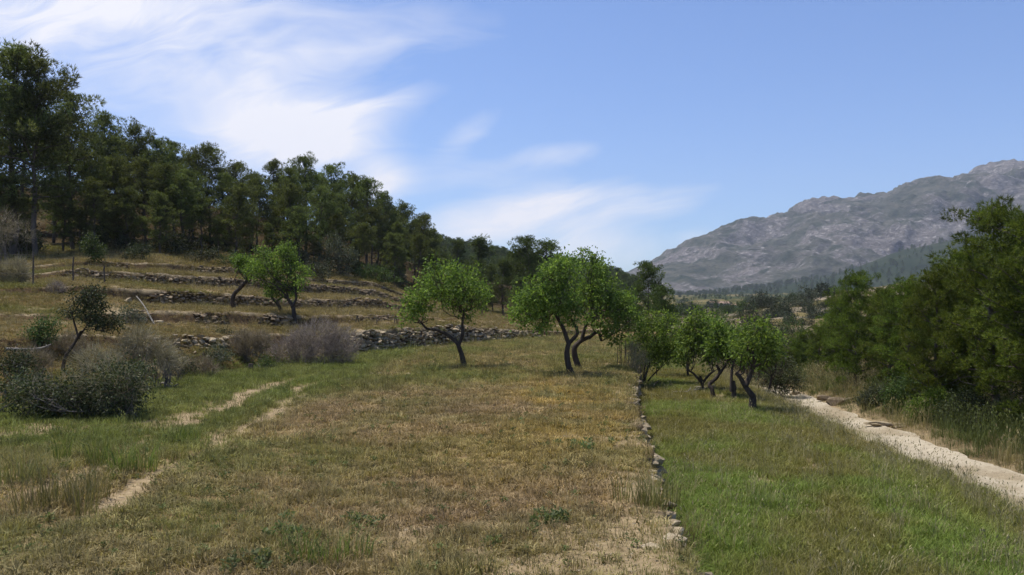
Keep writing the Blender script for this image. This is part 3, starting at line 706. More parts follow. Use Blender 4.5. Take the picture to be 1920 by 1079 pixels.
# ================================================================== PINES ALONG THE TRACK
NEARP = [pine_meshes('near_pine%d' % i, 6.5, R, st, nb, .34, 46, 7, .15, .019, 950 + i, 0.0, ln, gp, mat_pine_y, dead=7) for i, (R, st, nb, ln, gp) in
         enumerate([(1.9, .10, 52, .02, .12), (1.6, .16, 46, -.03, .2), (2.2, .06, 56, .0, .1)])]
def near_pine(px, top, d, v, label, wid=1.0):
    x = (px - 960) / F * d; z = gz_at(x, d); H = CZ - (top - HOR) / F * d - z
    return put_pine('pine_tree', NEARP[v], 6.5, x, d, z - .05, H, RNG.uniform(0, 6.28), label, 'young pines beside the track', wid)
for px, top, d, v, lb, wd in [
    (1862, 386, 24.5, 1, 'tallest young pine by the track, its twin tips against the mountain', 1.0), (1935, 408, 22.5, 0, 'bright green pine cut by the right edge of the photo', 1.0),
    (1800, 470, 28, 0, 'young pine just left of the tallest one by the track', .9), (1752, 508, 27, 2, 'bushy young pine third from the right edge along the track', .8),
    (1700, 528, 30, 1, 'young pine in the middle of the trackside row', 1.1), (1655, 540, 33, 0, 'feathery young pine above the broken earth bank', 1.0),
    (1605, 516, 35, 2, 'tall dark young pine whose trunk stands right behind the earth bank', .85), (1570, 560, 40, 1, 'slim young pine at the far end of the trackside row', 1.1),
    (1520, 648, 58, 1, 'dim slim pine in the gully behind the far bend', 1.2), (1575, 590, 52, 2, 'bushy pine in the gully left of the tall dark one', 1.0), (1640, 555, 48, 1, 'slim pine rising behind the feathery one', 1.2), (1780, 520, 40, 2, 'bushy pine in the third row behind the tallest one', 1.0),
    (1505, 622, 50, 2, 'bushy pine filling the gully left of the trackside row', 1.1), (1556, 588, 46, 0, 'full young pine between the slim one and the tall dark one', 1.15), (1478, 655, 47, 1, 'little pine right behind the dark bush at the far bend', 1.3),
    (1540, 612, 44, 0, 'small young pine closing the far bend of the track', 1.0), (1495, 640, 48, 2, 'small bushy pine hanging over the far bend of the track', 1.0),
    (1830, 500, 34, 2, 'young pine behind the tallest one, second row from the track', 1.0), (1730, 540, 38, 0, 'young pine in the second row behind the middle of the trackside row', 1.1),
    (1900, 470, 30, 1, 'young pine behind the one at the right edge', 1.0), (1668, 560, 42, 2, 'young pine in the second row above the feathery one', 1.0), (1462, 655, 53, 0, 'dim small pine behind the last almond trees', 1.1)]:
    near_pine(px, top, d, v, lb, wd)

# ================================================================== ALMOND TREES
broadleaf('almond_tree', 872, 688, 34, [[(872, 688), (866, 668), (860, 650), (852, 634)], [(858, 645), (840, 628), (815, 618), (800, 618), (790, 606)], [(860, 648), (868, 628), (866, 606), (870, 585)]],
          [(792, 565, 34), (770, 578, 24), (825, 530, 36), (868, 525, 36), (846, 508, 22), (890, 555, 32), (845, 562, 32), (800, 540, 28), (905, 545, 15), (765, 600, 12), (818, 500, 12), (872, 590, 16)],
          'almond tree with a single leaning trunk in the middle of the dry field', seed=11, nleaf=7600, r0=.115)
broadleaf('almond_tree', 1073, 702, 30.2, [[(1073, 702), (1064, 680), (1062, 660), (1066, 642)], [(1066, 645), (1056, 615), (1045, 595), (1030, 575)], [(1066, 645), (1085, 625), (1072, 600)]],
          [(1005, 558, 34), (985, 590, 26), (1030, 525, 34), (1060, 505, 30), (1050, 560, 36), (1015, 600, 26), (975, 560, 18), (1070, 585, 26), (1045, 490, 14), (965, 585, 14)],
          'front almond tree of the crossed pair, its crown spreading left', seed=12, nleaf=7600, r0=.12)
broadleaf('almond_tree', 1088, 690, 33, [[(1088, 690), (1077, 668), (1076, 652), (1088, 640), (1106, 632)], [(1104, 634), (1122, 620), (1128, 640)], [(1090, 640), (1098, 610), (1110, 590)]],
          [(1110, 505, 30), (1100, 545, 36), (1135, 545, 36), (1160, 580, 32), (1125, 595, 34), (1092, 485, 15), (1130, 500, 20), (1175, 560, 22), (1110, 478, 10), (1185, 595, 20), (1150, 625, 22)],
          'rear almond tree of the crossed pair, with a strongly bent trunk', seed=13, nleaf=7600, r0=.12)
broadleaf('almond_tree', 553, 590, 42.7, [[(553, 592), (550, 578), (540, 562)], [(548, 575), (556, 560), (553, 545)]],
          [(528, 492, 36), (495, 510, 30), (560, 512, 24), (512, 540, 26), (545, 535, 24), (530, 468, 20), (480, 500, 18), (500, 480, 20), (470, 515, 12), (575, 530, 10)],
          'almond tree on the lowest terrace above the violet-grey bush', seed=14, nleaf=7600, r0=.12)
broadleaf('almond_tree', 440, 576, 44, [[(440, 576), (435, 562), (440, 550), (452, 540), (464, 528)]], [(470, 508, 14), (458, 498, 14), (445, 490, 10), (482, 500, 10)],
          'thin crooked almond trunk leaning right on the terrace beside a fuller almond', seed=15, nleaf=3000, r0=.13)
broadleaf('almond_tree', 531, 580, 45, [[(531, 582), (520, 568), (508, 557)], [(518, 566), (530, 556), (540, 556)]], [(505, 548, 9), (540, 550, 8)], 'small stunted almond behind the terrace almond', seed=16, nleaf=500, r0=.1)
orch = [
 (1205, 720, 34.2, [[(1205, 720), (1212, 700), (1218, 680)], [(1204, 720), (1222, 705), (1238, 690)], [(1206, 720), (1208, 695), (1214, 670)]], [(1225, 625, 36), (1195, 640, 26), (1260, 635, 34), (1215, 660, 28), (1250, 600, 26), (1285, 655, 24), (1245, 668, 24), (1215, 598, 18), (1190, 610, 14)], 'bushy many-stemmed almond right below the terrace edge', 6500, .09),
 (1318, 736, 31, [[(1318, 736), (1317, 718), (1312, 706)], [(1317, 720), (1300, 700), (1290, 695)], [(1318, 718), (1330, 702), (1340, 696)]], [(1320, 625, 34), (1295, 650, 26), (1340, 640, 28), (1310, 600, 22), (1330, 670, 18), (1285, 620, 16)], 'almond with a low three-way fork in the lower field', 5200, .12),
 (1338, 745, 29.2, [[(1338, 746), (1336, 730), (1330, 722), (1345, 710), (1352, 698), (1344, 685)], [(1350, 700), (1360, 685), (1368, 672)]], [(1352, 645, 28), (1372, 655, 20), (1345, 615, 20), (1362, 625, 16)], 'almond with a crooked zigzag trunk in the lower field', 2900, .13),
 (1374, 750, 28.3, [[(1374, 750), (1378, 730), (1376, 715)], [(1371, 735), (1373, 700), (1376, 680)]], [(1382, 655, 18), (1372, 630, 14), (1392, 640, 14)], 'pollarded almond stump with upright shoots, slimmer of the two cut trunks', 1100, .15),
 (1410, 772, 25.2, [[(1410, 774), (1412, 755), (1413, 742)], [(1412, 744), (1398, 725), (1388, 708), (1380, 700)], [(1398, 724), (1408, 705), (1412, 690)]], [(1400, 650, 24), (1425, 635, 24), (1412, 612, 18), (1440, 655, 18), (1385, 665, 14), (1430, 610, 10)], 'thick sawn-off almond trunk with one pale limb, closest to the camera', 2200, .22),
 (1440, 741, 30, [[(1438, 741), (1444, 722), (1446, 705)]], [(1445, 660, 22), (1428, 675, 16), (1455, 640, 14)], 'dark almond at the edge of the lower field by the track', 2400, .09),
 (1292, 712, 37, [[(1292, 714), (1289, 698), (1291, 685)]], [(1285, 655, 22), (1300, 640, 20), (1275, 670, 14)], 'almond standing behind the low three-way forked one', 2400, .1),
 (1424, 728, 35, [[(1424, 730), (1422, 715), (1425, 700)]], [(1420, 665, 18), (1400, 670, 16), (1412, 640, 12)], 'slim almond behind the pollarded trunks', 1800, .07),
 (1400, 712, 39, [[(1400, 714), (1402, 704), (1400, 694)]], [(1395, 660, 18), (1375, 640, 18), (1390, 625, 14)], 'farthest almond of the lower field, in front of the scrub', 2000, .08),
 (1233, 708, 37.5, [[(1233, 710), (1231, 698), (1232, 685)]], [(1235, 660, 18), (1255, 655, 16)], 'small thin-stemmed almond behind the bushy one', 1500, .05),
]
for i, (bx, by, d, tr, bl, lb, nl, r0) in enumerate(orch):
    broadleaf('almond_tree', bx, by, d, tr, bl, lb, seed=40 + i, nleaf=int(nl * .85), r0=r0 * .62, group='almond trees of the lower field', depth=.9)

# ================================================================== SHRUBS AND DRY BUSHES
S_ = 'shrubs'
broadleaf('olive_shrub', 628, 510, 72, None, [(628, 475, 30), (605, 470, 22), (650, 482, 22), (630, 452, 16), (640, 497, 20), (610, 495, 20)], 'large rounded grey-green shrub below the pines', 'shrub', None, mat_olive, nleaf=7000, ll=.14, lw=.06, seed=61, stems=5)
broadleaf('shrub', 595, 530, 66, None, [(590, 505, 22), (610, 515, 16), (578, 515, 14)], 'loose grey-green shrub in front of the large rounded one', 'shrub', None, mat_olive, nleaf=2600, ll=.12, lw=.05, seed=62, stems=4)
broadleaf('shrub', 705, 530, 76, None, [(700, 515, 22), (675, 518, 16), (725, 522, 20), (745, 535, 14), (690, 508, 12)], 'broad green shrub above the right end of the terrace walls', 'shrub', None, mat_green, nleaf=5200, ll=.14, lw=.06, seed=63, stems=6)
broadleaf('shrub', 440, 500, 58.5, None, [(440, 487, 18), (418, 490, 14), (462, 492, 14)], 'green shrub at the wood\'s edge behind the crooked almond', 'shrub', None, mat_green, nleaf=2600, ll=.12, lw=.05, seed=64, stems=4)
broadleaf('shrub', 260, 490, 53.5, None, [(255, 478, 18), (275, 470, 14), (240, 483, 12)], 'dark shrub on the highest terrace at the foot of the wood', 'shrub', None, mat_shrub, nleaf=2600, ll=.11, lw=.05, seed=65, stems=4)
broadleaf('shrub', 380, 490, 58, None, [(380, 478, 14), (400, 474, 12), (362, 482, 10)], 'low dark shrub at the foot of the wood, left of the green one', 'shrub', None, mat_shrub, nleaf=1800, ll=.11, lw=.05, seed=66, stems=4)
broadleaf('young_tree', 176, 500, 49, [(178, 502), (176, 488), (172, 478)], [(170, 462, 17), (185, 470, 13), (158, 458, 10), (175, 447, 9), (188, 484, 10)], 'pale green sapling against the dark foot of the wood', 'tree', None, mat_green, nleaf=1900, ll=.12, lw=.055, r0=.05, seed=67)
broadleaf('young_tree', 115, 692, 24, [[(115, 695), (125, 668), (140, 648), (155, 622)], [(130, 655), (150, 630), (165, 610)], [(148, 636), (140, 610), (135, 590)]], [(170, 565, 26), (178, 592, 22), (195, 605, 22), (150, 560, 14), (140, 582, 13), (212, 608, 14), (165, 545, 12), (182, 545, 10)],
          'small leaning tree with a dark thin trunk above the bramble', 'tree', None, mat_shrub, nleaf=4200, ll=.075, lw=.036, r0=.05, seed=68, clump=.10)
broadleaf('shrub', 75, 655, 25, None, [(78, 625, 22), (62, 640, 16), (92, 612, 12), (78, 605, 10)], 'small green shrub left of the leaning tree on the bank', 'shrub', None, mat_green, nleaf=2200, ll=.07, lw=.035, seed=69, stems=4)
broadleaf('bramble_bush', 175, 785, 18.5, None, [(205, 720, 50), (235, 745, 42), (150, 735, 42), (95, 735, 36), (50, 725, 30), (170, 760, 36), (110, 762, 28), (260, 705, 28), (20, 715, 22), (60, 750, 20)],
          'big dark bramble thicket at the foot of the bank', 'bush', None, mat_bramble, nleaf=15000, ll=.06, lw=.038, seed=70, stems=14, bark=mat_twig, clump=.12, limb_amt=.2, depth=.6, droop=.1)
twig_bush('dry_bush', 190, 770, 18.2, [(200, 715, 46), (120, 735, 36), (240, 735, 34), (60, 735, 26)], 'tangle of grey dry stems grown through the bramble thicket', mat_tan, 170, n=420, ln=.40, wd=.007, up=.2)
twig_bush('dry_bush', 280, 668, 24.5, [(268, 646, 26), (295, 660, 22), (240, 660, 22), (255, 630, 14), (312, 672, 16)], 'heap of grey dead branches above the bramble', mat_tan, 71, n=800, ln=.42, wd=.012, up=.1)
twig_bush('dry_bush', 590, 686, 35.2, [(600, 636, 38), (638, 648, 34), (565, 650, 34), (535, 662, 28), (600, 665, 30), (640, 668, 26), (560, 630, 18), (508, 668, 20), (620, 622, 16)], 'big violet-grey leafless bush in front of the rubble wall', mat_violet, 72, n=3600, ln=.36, wd=.011, up=.8)
twig_bush('dry_bush', 470, 676, 33.5, [(470, 650, 22), (445, 655, 18), (490, 640, 18), (455, 635, 14)], 'smaller brown dry bush left of the violet-grey one', mat_tan, 73, n=1500, ln=.32, wd=.011, up=.6)
twig_bush('dry_bush', 22, 540, 40, [(22, 515, 24), (40, 520, 18), (0, 515, 20), (30, 500, 14)], 'pale tan dry bush behind the wire fence', mat_tan, 74, n=1800, ln=.4, wd=.014, up=.7)
twig_bush('dry_bush', 15, 470, 50, [(15, 425, 30), (40, 435, 22), (0, 440, 24)], 'pale bare bush under the tallest pines at the left edge', mat_tan, 75, n=500, ln=.5, wd=.012, up=.7)
twig_bush('dry_bush', 108, 556, 37.5, [(108, 545, 14), (95, 548, 10)], 'little dark dry bush by the second fence post', mat_violet, 76, n=500, ln=.3, wd=.012, up=.7)
twig_bush('dry_bush', 1196, 694, 32.5, [(1192, 668, 18), (1200, 680, 14), (1185, 655, 12)], 'grey dry weeds at the field corner by the stakes', mat_tan, 77, n=260, ln=.45, wd=.008, up=1.4)

for i, (px, by, d, r, mt, lb) in enumerate([(335, 700, 28.5, 20, mat_shrub, 'dusty dark shrub on the bank right of the dead branches'), (405, 678, 31.5, 18, mat_olive, 'grey-green shrub on the bank below the stone outcrop'), (420, 640, 34.5, 14, mat_shrub, 'small dark shrub beside the stone outcrop'),
    (245, 600, 33, 16, mat_olive, 'low grey shrub under the rock outcrop'), (30, 690, 21.5, 20, mat_shrub, 'dark shrub behind the left end of the bramble'), (500, 690, 32.5, 12, mat_green, 'low green shrub at the foot of the brown dry bush')]):
    broadleaf('shrub', px, by, d, None, [(px, by - r * .7, r), (px + r, by - r * .4, r * .7), (px - r, by - r * .4, r * .7)], lb, 'shrub', None, mt, nleaf=1900, ll=.06, lw=.03, seed=200 + i, stems=5, bark=mat_twig)
for i, (px, by, d, r, lb) in enumerate([(310, 690, 26.5, 22, 'dry tan weeds at the lower end of the dead branch heap'), (375, 700, 29, 18, 'dry tan weeds on the bank in front of the outcrop'), (130, 660, 25.5, 20, 'dry tan weeds behind the leaning tree'), (60, 690, 22, 22, 'dry tan weeds behind the bramble'), (180, 690, 22.5, 26, 'dry tan weeds rising out of the bramble top')]):
    twig_bush('dry_bush', px, by, d, [(px, by - r * .6, r), (px + r, by - r * .4, r * .7), (px - r, by - r * .4, r * .7)], lb, mat_tan, 220 + i, n=420, ln=.34, wd=.009, up=.9)
# undergrowth at the foot of the wood
und = []
protos = []
rs = np.random.default_rng(5)
ul = sorted([(float(px), float(rs.uniform(.3, 9))) for px in rs.uniform(-10, 830, 34)])
for i, (px, dd_) in enumerate(ul):
    d = c6_depth(px) + dd_; x = (px - 960) / F * d
    if i < 4:
        rpx = rs.uniform(14, 22) * 60 / d; gzz = gz_at(x, d); by = HOR - (gzz - CZ) * F / d
        o = broadleaf('undergrowth_shrub', px, by, d, None, [(px, by - rpx * .8, rpx), (px + rpx * .9, by - rpx * .5, rpx * .75), (px - rpx * .8, by - rpx * .55, rpx * .8)], 'x', 'shrub', None, [mat_shrub, mat_far, mat_olive, mat_shrub][i], nleaf=1900, ll=.13, lw=.055, seed=80 + i, stems=4)
        protos.append(o)
    else:
        o = copy_tree(protos[i % 4]); o.location = (x, d, gz_at(x, d)); s = rs.uniform(.6, 1.5); o.scale = (s, s, s * rs.uniform(.8, 1.3)); o.rotation_euler.z = rs.uniform(0, 6.28)
    tag(o, 'undergrowth shrub below the pines of the wood, %s from the left' % ORD[i], 'shrub', 'undergrowth at the foot of the wood')

# bushes beside the track
tr_b = [(1695, 752, 29, 26, mat_green, 'light green bush beside the track behind the earth bank'), (1752, 775, 26.5, 24, mat_pine_y, 'grey-green bush leaning over the track verge'), (1640, 760, 30.5, 18, mat_olive, 'low olive bush right of the broken earth bank'),
        (1810, 785, 25, 30, mat_shrub, 'dark bush under the young pines by the track'), (1868, 812, 23.5, 30, mat_shrub, 'dark bush shading the verge below the tallest young pine'), (1945, 835, 22.5, 34, mat_shrub, 'dark bush at the right edge above the verge'),
        (1525, 745, 40, 18, mat_olive, 'pale grassy bush at the far bend of the track'), (1462, 722, 36, 30, mat_bramble, 'dark bush at the edge of the lower field beside the far bend'), (1745, 745, 30, 30, mat_green, 'bush between the trackside pines'), (1590, 735, 38, 24, mat_shrub, 'dark shaded bush behind the earth bank')]
for i, (px, by, d, r, mt, lb) in enumerate(tr_b):
    broadleaf('bush', px, by, d, None, [(px, by - r * .8, r), (px + r * .9, by - r * .3, r * .8), (px - r * .9, by - r * .3, r * .8), (px + r * .3, by - r * 1.4, r * .6), (px, by - r * .1, r * .8)], lb, 'bush', 'bushes beside the track', mt, nleaf=8000, ll=.07, lw=.034, seed=120 + i, stems=6, clump=.1)
# scrub closing the lower field
sc_b = [(1230, 690, 48, 20), (1280, 690, 50, 22), (1330, 688, 50, 22), (1375, 690, 48, 24), (1410, 690, 46, 20), (1440, 650, 60, 26), (1400, 612, 75, 24), (1445, 705, 52, 22), (1475, 690, 56, 22), (1420, 660, 58, 24), (1455, 665, 66, 20), (1500, 680, 60, 20), (1385, 655, 62, 22), (1510, 655, 75, 20), (1345, 620, 70, 22), (1480, 640, 64, 24), (1300, 610, 78, 20), (1425, 580, 100, 18), (1395, 588, 110, 14)]
for i, (px, by, d, r) in enumerate(sorted(sc_b)):
    broadleaf('bush', px, by, d, None, [(px, by - r * .9, r), (px + r * .9, by - r * .5, r * .8), (px - r * .9, by - r * .5, r * .8), (px + r * .2, by - r * 1.5, r * .6)], 'scrub bush closing the far side of the lower field, %s from the left' % ORD[i], 'bush', 'scrub beyond the lower field',
              [mat_shrub, mat_green, mat_far][i % 3], nleaf=2800, ll=.11, lw=.05, seed=140 + i, stems=5, clump=.16)
# bushes dotted over the slope across the gully and the far valley
protos = []
far = []
for i in range(46):
    if i < 30: px = rs.uniform(1415, 1600); d = rs.uniform(136, 205)
    else: px = rs.uniform(1265, 1450); d = rs.uniform(230, 620)
    far.append((float(d), float(px)))
far = sorted(far[:30], key=lambda q: q[1]) + sorted(far[30:], key=lambda q: q[1])
for i, (d, px) in enumerate(far):
    x = (px - 960) / F * d; z = gz_at(x, d); far_d = i >= 30
    if len(protos) < 3:
        by = HOR - (z - CZ) * F / d; r = 1.3 * F / d
        o = broadleaf('far_bush', px, by, d, None, [(px, by - r * .8, r), (px + r, by - r * .5, r * .8), (px - r * .9, by - r * .5, r * .8)], 'x', 'bush', None, [mat_far, mat_shrub, mat_olive][i], nleaf=1800, ll=.24, lw=.12, seed=170 + i, stems=4, clump=.2)
        protos.append(o)
    else:
        o = copy_tree(protos[i % 3]); o.location = (x, d, z); s = rs.uniform(.6, 1.35) * (1.8 if far_d else 1); o.scale = (s, s, s * rs.uniform(.7, 1.1)); o.rotation_euler.z = rs.uniform(0, 6.28)
    if far_d: tag(o, 'small dark bush on the far valley floor, %s from the left' % ORD[i - 30], 'bush', 'bushes on the far valley floor')
    else: tag(o, 'dark bush on the stony slope across the gully, %s from the left' % ORD[i], 'bush', 'bushes on the slope across the gully')
x = (1545 - 960) / F * 190
broadleaf('round_tree', 1545, 556, 195, [(1545, 560), (1545, 552)], [(1545, 543, 16), (1530, 548, 10), (1562, 547, 11)], 'dark round-topped tree on the crest of the slope across the gully', 'tree', None, mat_far, nleaf=2600, ll=.3, lw=.15, r0=.2, seed=190, clump=.25)
# ================================================================== GRASS AND WEEDS (uncountable: stuff)
def blades(n, rad_, h0, h1, w_, bend, rng, head=0.0, lie=0.0):
    a = rng.uniform(0, 6.283, n); r = rad_ * np.sqrt(rng.uniform(0, 1, n)); h = rng.uniform(h0, h1, n)
    b = np.stack([r * np.cos(a), r * np.sin(a), np.full(n, -.015)], -1)
    az = a + rng.normal(size=n) * .9; o = np.stack([np.cos(az), np.sin(az), 0 * az], -1)
    bd = bend * rng.uniform(.4, 1.4, n)[:, None]
    up = np.array((0, 0, 1.0)); up_ = up * (1 - lie * rng.uniform(.5, 1, n))[:, None]
    s = np.stack([-np.sin(az), np.cos(az), 0 * az], -1) * w_ * .5
    tw = rng.normal(size=n)[:, None] * .6; s = s + o * tw * w_ * .5
    m = b + (up_ * .6 + o * bd * .3) * h[:, None]; t = b + (up_ * (1 - bd * .25) + o * bd) * h[:, None]
    V = np.stack([b - s, b + s, m + s * .8, m - s * .8, t], 1).reshape(-1, 3)
    k = np.arange(n)[:, None] * 5
    Fc = np.concatenate([k + np.array([[0, 1, 2]]), k + np.array([[0, 2, 3]]), k + np.array([[3, 2, 4]])])
    if head:
        hv, hf = leaves(t - (t - m) * .1, t - m + up * .02, head, head * .28, rng)
        hf3 = np.concatenate([hf[:, [0, 1, 2]], hf[:, [0, 2, 3]]]) + len(V); V = np.concatenate([V, hv]); Fc = np.concatenate([Fc, hf3])
    return V, Fc
mat_grass = leaf_mat('grass_blade', (0, 0, 0), (1, 1, 1), .25, tint=True, rough=.7)
TEMPL = bpy.data.collections.new('grass_kinds')
def templ(i, V, Fc):
    me = np_mesh('grass_kind%02d' % i, V, Fc); me.materials.append(mat_grass)
    TEMPL.objects.link(bpy.data.objects.new('grass_kind%02d' % i, me))
gr = np.random.default_rng(77)
for i in range(3): templ(i, *blades(24, .14, .03, .14, .0125, 1.2, gr, lie=.5))            # 0-2 short curled straw
for i in range(3, 6): templ(i, *blades(30, .13, .05, .17, .006, .7, gr))                  # 3-5 green grass
for i in range(6, 8): templ(i, *blades(16, .13, .30, .62, .0055, .35, gr, head=.07))        # 6-7 tall stalks with seed heads
def rosette(n, rng):
    a = rng.uniform(0, 6.28, n); D_ = np.stack([np.cos(a), np.sin(a), rng.uniform(.1, 1.2, n)], -1)
    c = rng.normal(size=(n, 3)) * .03; c[:, 2] = rng.uniform(0, .10, n)
    V, Fl = leaves(c, D_, rng.uniform(.03, .07, n), rng.uniform(.014, .026, n), rng)
    return V, np.concatenate([Fl[:, [0, 1, 2]], Fl[:, [0, 2, 3]]])
for i in range(8, 10): templ(i, *[q * (.75 if j == 0 else 1) for j, q in enumerate(rosette(34, gr))])                                            # 8-9 leafy weeds
for i in range(10, 12): templ(i, *blades(26, .18, .06, .20, .012, .2, gr, lie=.96))          # 10-11 fallen straw
for i in range(12, 14): templ(i, *blades(30, .10, .35, .75, .0075, .28, gr))                # 12-13 rush tussock

def scatter(name, pts, idx, scl, tint, label, cat='grass', coll=None, rot=None):
    n = len(pts); me = bpy.data.meshes.new(name)
    me.vertices.add(n); me.vertices.foreach_set('co', np.asarray(pts, np.float32).ravel())
    r = np.zeros((n, 3), np.float32); r[:, 2] = gr.uniform(0, 6.28, n); r[:, :2] = gr.normal(size=(n, 2)) * .08
    for nm, ty, key, val in (('rot', 'FLOAT_VECTOR', 'vector', r), ('scl', 'FLOAT', 'value', np.asarray(scl, np.float32)), ('idx', 'INT', 'value', np.asarray(idx, np.int32))):
        at = me.attributes.new(nm, ty, 'POINT'); at.data.foreach_set(key, val.ravel())
    c4 = np.ones((n, 4), np.float32); c4[:, :3] = tint
    at = me.attributes.new('tint', 'FLOAT_COLOR', 'POINT'); at.data.foreach_set('color', c4.ravel())
    o = bpy.data.objects.new(name, me); COL.objects.link(o)
    ng = bpy.data.node_groups.new(name + '_spread', 'GeometryNodeTree')
    ng.interface.new_socket('Geometry', in_out='INPUT', socket_type='NodeSocketGeometry'); ng.interface.new_socket('Geometry', in_out='OUTPUT', socket_type='NodeSocketGeometry')
    N = ng.nodes; gi = N.new('NodeGroupInput'); go = N.new('NodeGroupOutput'); ip = N.new('GeometryNodeInstanceOnPoints'); ci = N.new('GeometryNodeCollectionInfo')
    ci.inputs['Collection'].default_value = coll or TEMPL; ci.inputs['Separate Children'].default_value = True; ci.inputs['Reset Children'].default_value = True
    def attr(nm, dt):
        a = N.new('GeometryNodeInputNamedAttribute'); a.data_type = dt; a.inputs[0].default_value = nm; return a.outputs[0]
    L = ng.links
    L.new(gi.outputs[0], ip.inputs['Points']); L.new(ci.outputs[0], ip.inputs['Instance']); ip.inputs['Pick Instance'].default_value = True
    L.new(attr('idx', 'INT'), ip.inputs['Instance Index']); L.new(attr('rot', 'FLOAT_VECTOR'), ip.inputs['Rotation']); L.new(attr('scl', 'FLOAT'), ip.inputs['Scale'])
    L.new(ip.outputs[0], go.inputs[0])
    md = o.modifiers.new('spread', 'NODES'); md.node_group = ng
    return tag(o, label, cat, None, 'stuff')
def bvh_z(b, x, y):
    h = b.ray_cast(Vector((x, y, 400.0)), Vector((0, 0, -1))); return np.nan if h[0] is None else h[0].z
def ground_pts(bs, x, y):
    z = np.array([np.nanmax([bvh_z(b, a, c) for b in bs] + [-99.0]) for a, c in zip(x, y)])
    k = z > -50
    return np.stack([x, y, z], -1)[k], k
B_FIELD, B_LOW, B_ROAD, B_SIDE, B_HILL = BVHS[:5]
def wedge(d0, d1, rho, xl, xr, ref, pw, rng, cap):
    """points with density rho*(ref/d)^pw per square metre between the lines xl(y) and xr(y), inside the view with a margin"""
    xs, ys = [], []
    for a in np.arange(d0, d1, .5):
        l = max(float(xl(a)), -.66 * a - 1.2); r = min(float(xr(a)), .66 * a + 1.2)
        if r <= l: continue
        n = rng.poisson((r - l) * .5 * min(cap, rho * (ref / max(a, 1)) ** pw))
        xs.append(rng.uniform(l, r, n)); ys.append(rng.uniform(a, a + .5, n))
    return np.concatenate(xs), np.concatenate(ys)
def blend(c, col, wgt): return c * (1 - wgt[:, None]) + np.array(col) * wgt[:, None]

# --- upper field
x, y = wedge(4.5, 66, 190, lambda a: foot_(a) - 1, lambda a: E_(a) + .1, 9, 1.05, gr, 260)
tr = track_mask(x, y); ba = bare_mask(x, y)
k = gr.uniform(0, 1, len(x)) > np.clip(tr * .92 + ba * .72, 0, .95); x, y, tr, ba = x[k], y[k], tr[k], ba[k]
n1 = fbm(x * .45, y * .3, 51, 4); n2 = fbm(x * 1.1, y * .8, 152, 3); n3 = fbm(x * .25 + 5, y * .2, 153, 3); u = gr.uniform(0, 1, len(x))
gold = np.clip(np.exp(-(((x - 1.3) / 1.5) ** 2 + ((y - 21) / 7) ** 2)) * 1.3 * sstep(.3, .6, n2) + np.exp(-(((x + .3) / 2) ** 2 + ((y - 14) / 3) ** 2)) * .3, 0, 1)
pink = np.clip(np.exp(-(((x + .8) / 1.6) ** 2 + ((y - 19.5) / 3) ** 2)) + np.exp(-(((x - .3) / 2.0) ** 2 + ((y - 10.5) / 2.5) ** 2)) * .8 + .5 * sstep(.52, .68, n3), 0, 1)
grn = np.clip(sstep(-4.4, -6.2, x) * sstep(12, 17, y) + sstep(.50, .66, fbm(x * .35, y * .28, 154, 3)) * .38 + np.exp(-(((x + 2.2) / 1.1) ** 2 + ((y - 8.6) / 1.0) ** 2)) * .5 + sstep(24, 30, y) * .25, 0, 1) * (1 - gold * .8)
tint = np.tile(np.array((0.34, 0.25, 0.12)), (len(x), 1))
tint = blend(tint, (0.22, 0.20, 0.07), sstep(.42, .62, n1) * .8)
tint = blend(tint, (0.31, 0.21, 0.125), pink * .7); tint = blend(tint, (0.42, 0.285, 0.09), gold * .75); tint = blend(tint, (0.175, 0.215, 0.052), grn * .75)
tint *= (gr.uniform(.42, 1.35, (len(x), 1)) * (.7 + .6 * fbm(x * 3, y * 2.2, 158, 3))[:, None])
isg = u < .06 + .7 * grn + .12 * gold
idx = np.where(isg, gr.integers(3, 6, len(x)), np.where(u > .74, gr.integers(10, 12, len(x)), gr.integers(0, 3, len(x))))
weed = (gr.uniform(0, 1, len(x)) < .016 + .03 * grn); idx = np.where(weed, gr.integers(8, 10, len(x)), idx); tint[weed] = np.array((0.13, 0.155, 0.055)) * gr.uniform(.7, 1.3, (weed.sum(), 1))
stray = gr.uniform(0, 1, len(x)) < .03; idx = np.where(stray, gr.integers(6, 8, len(x)), idx)
scl = gr.uniform(.7, 1.35, len(x)) * np.clip(.8 + (y - 8) * .018, .8, 1.6) * np.where(stray, gr.uniform(.3, .75, len(x)), (.6 + .8 * fbm(x * 1.6, y * 1.6, 159, 3)))
pts, k = ground_pts([B_FIELD], x, y)
scatter('field_grass', pts, idx[k], scl[k], tint[k], 'short dry straw-coloured and olive grass covering the upper field')

# --- lower field
x, y = wedge(4.5, 60, 210, lambda a: E_(a) + .15, lambda a: T_(a) + .35, 10, .95, gr, 260)
ba = sstep(.70, .78, fbm(x * .9, y * .7, 74, 3)); k = gr.uniform(0, 1, len(x)) > ba * .75; x, y = x[k], y[k]
n1 = fbm(x * .5, y * .35, 73, 4); u = gr.uniform(0, 1, len(x)); far_ = sstep(16, 30, y)
tint = np.tile(np.array((0.185, 0.24, 0.05)), (len(x), 1))
tint = blend(tint, (0.21, 0.185, 0.055), np.clip(sstep(.40, .62, n1) * .85 + far_ * .35 + sstep(-1.6, -.4, x - T_(y)) * .6, 0, 1))
tint = blend(tint, (0.27, 0.23, 0.11), (u > .88) * .8)
tint *= gr.uniform(.72, 1.28, (len(x), 1))
edge = sstep(-.9, -.2, x - T_(y))
idx = np.where(gr.uniform(0, 1, len(x)) < .015 + .12 * edge, gr.integers(6, 8, len(x)), np.where(gr.uniform(0, 1, len(x)) < .07, gr.integers(8, 10, len(x)), gr.integers(3, 6, len(x))))
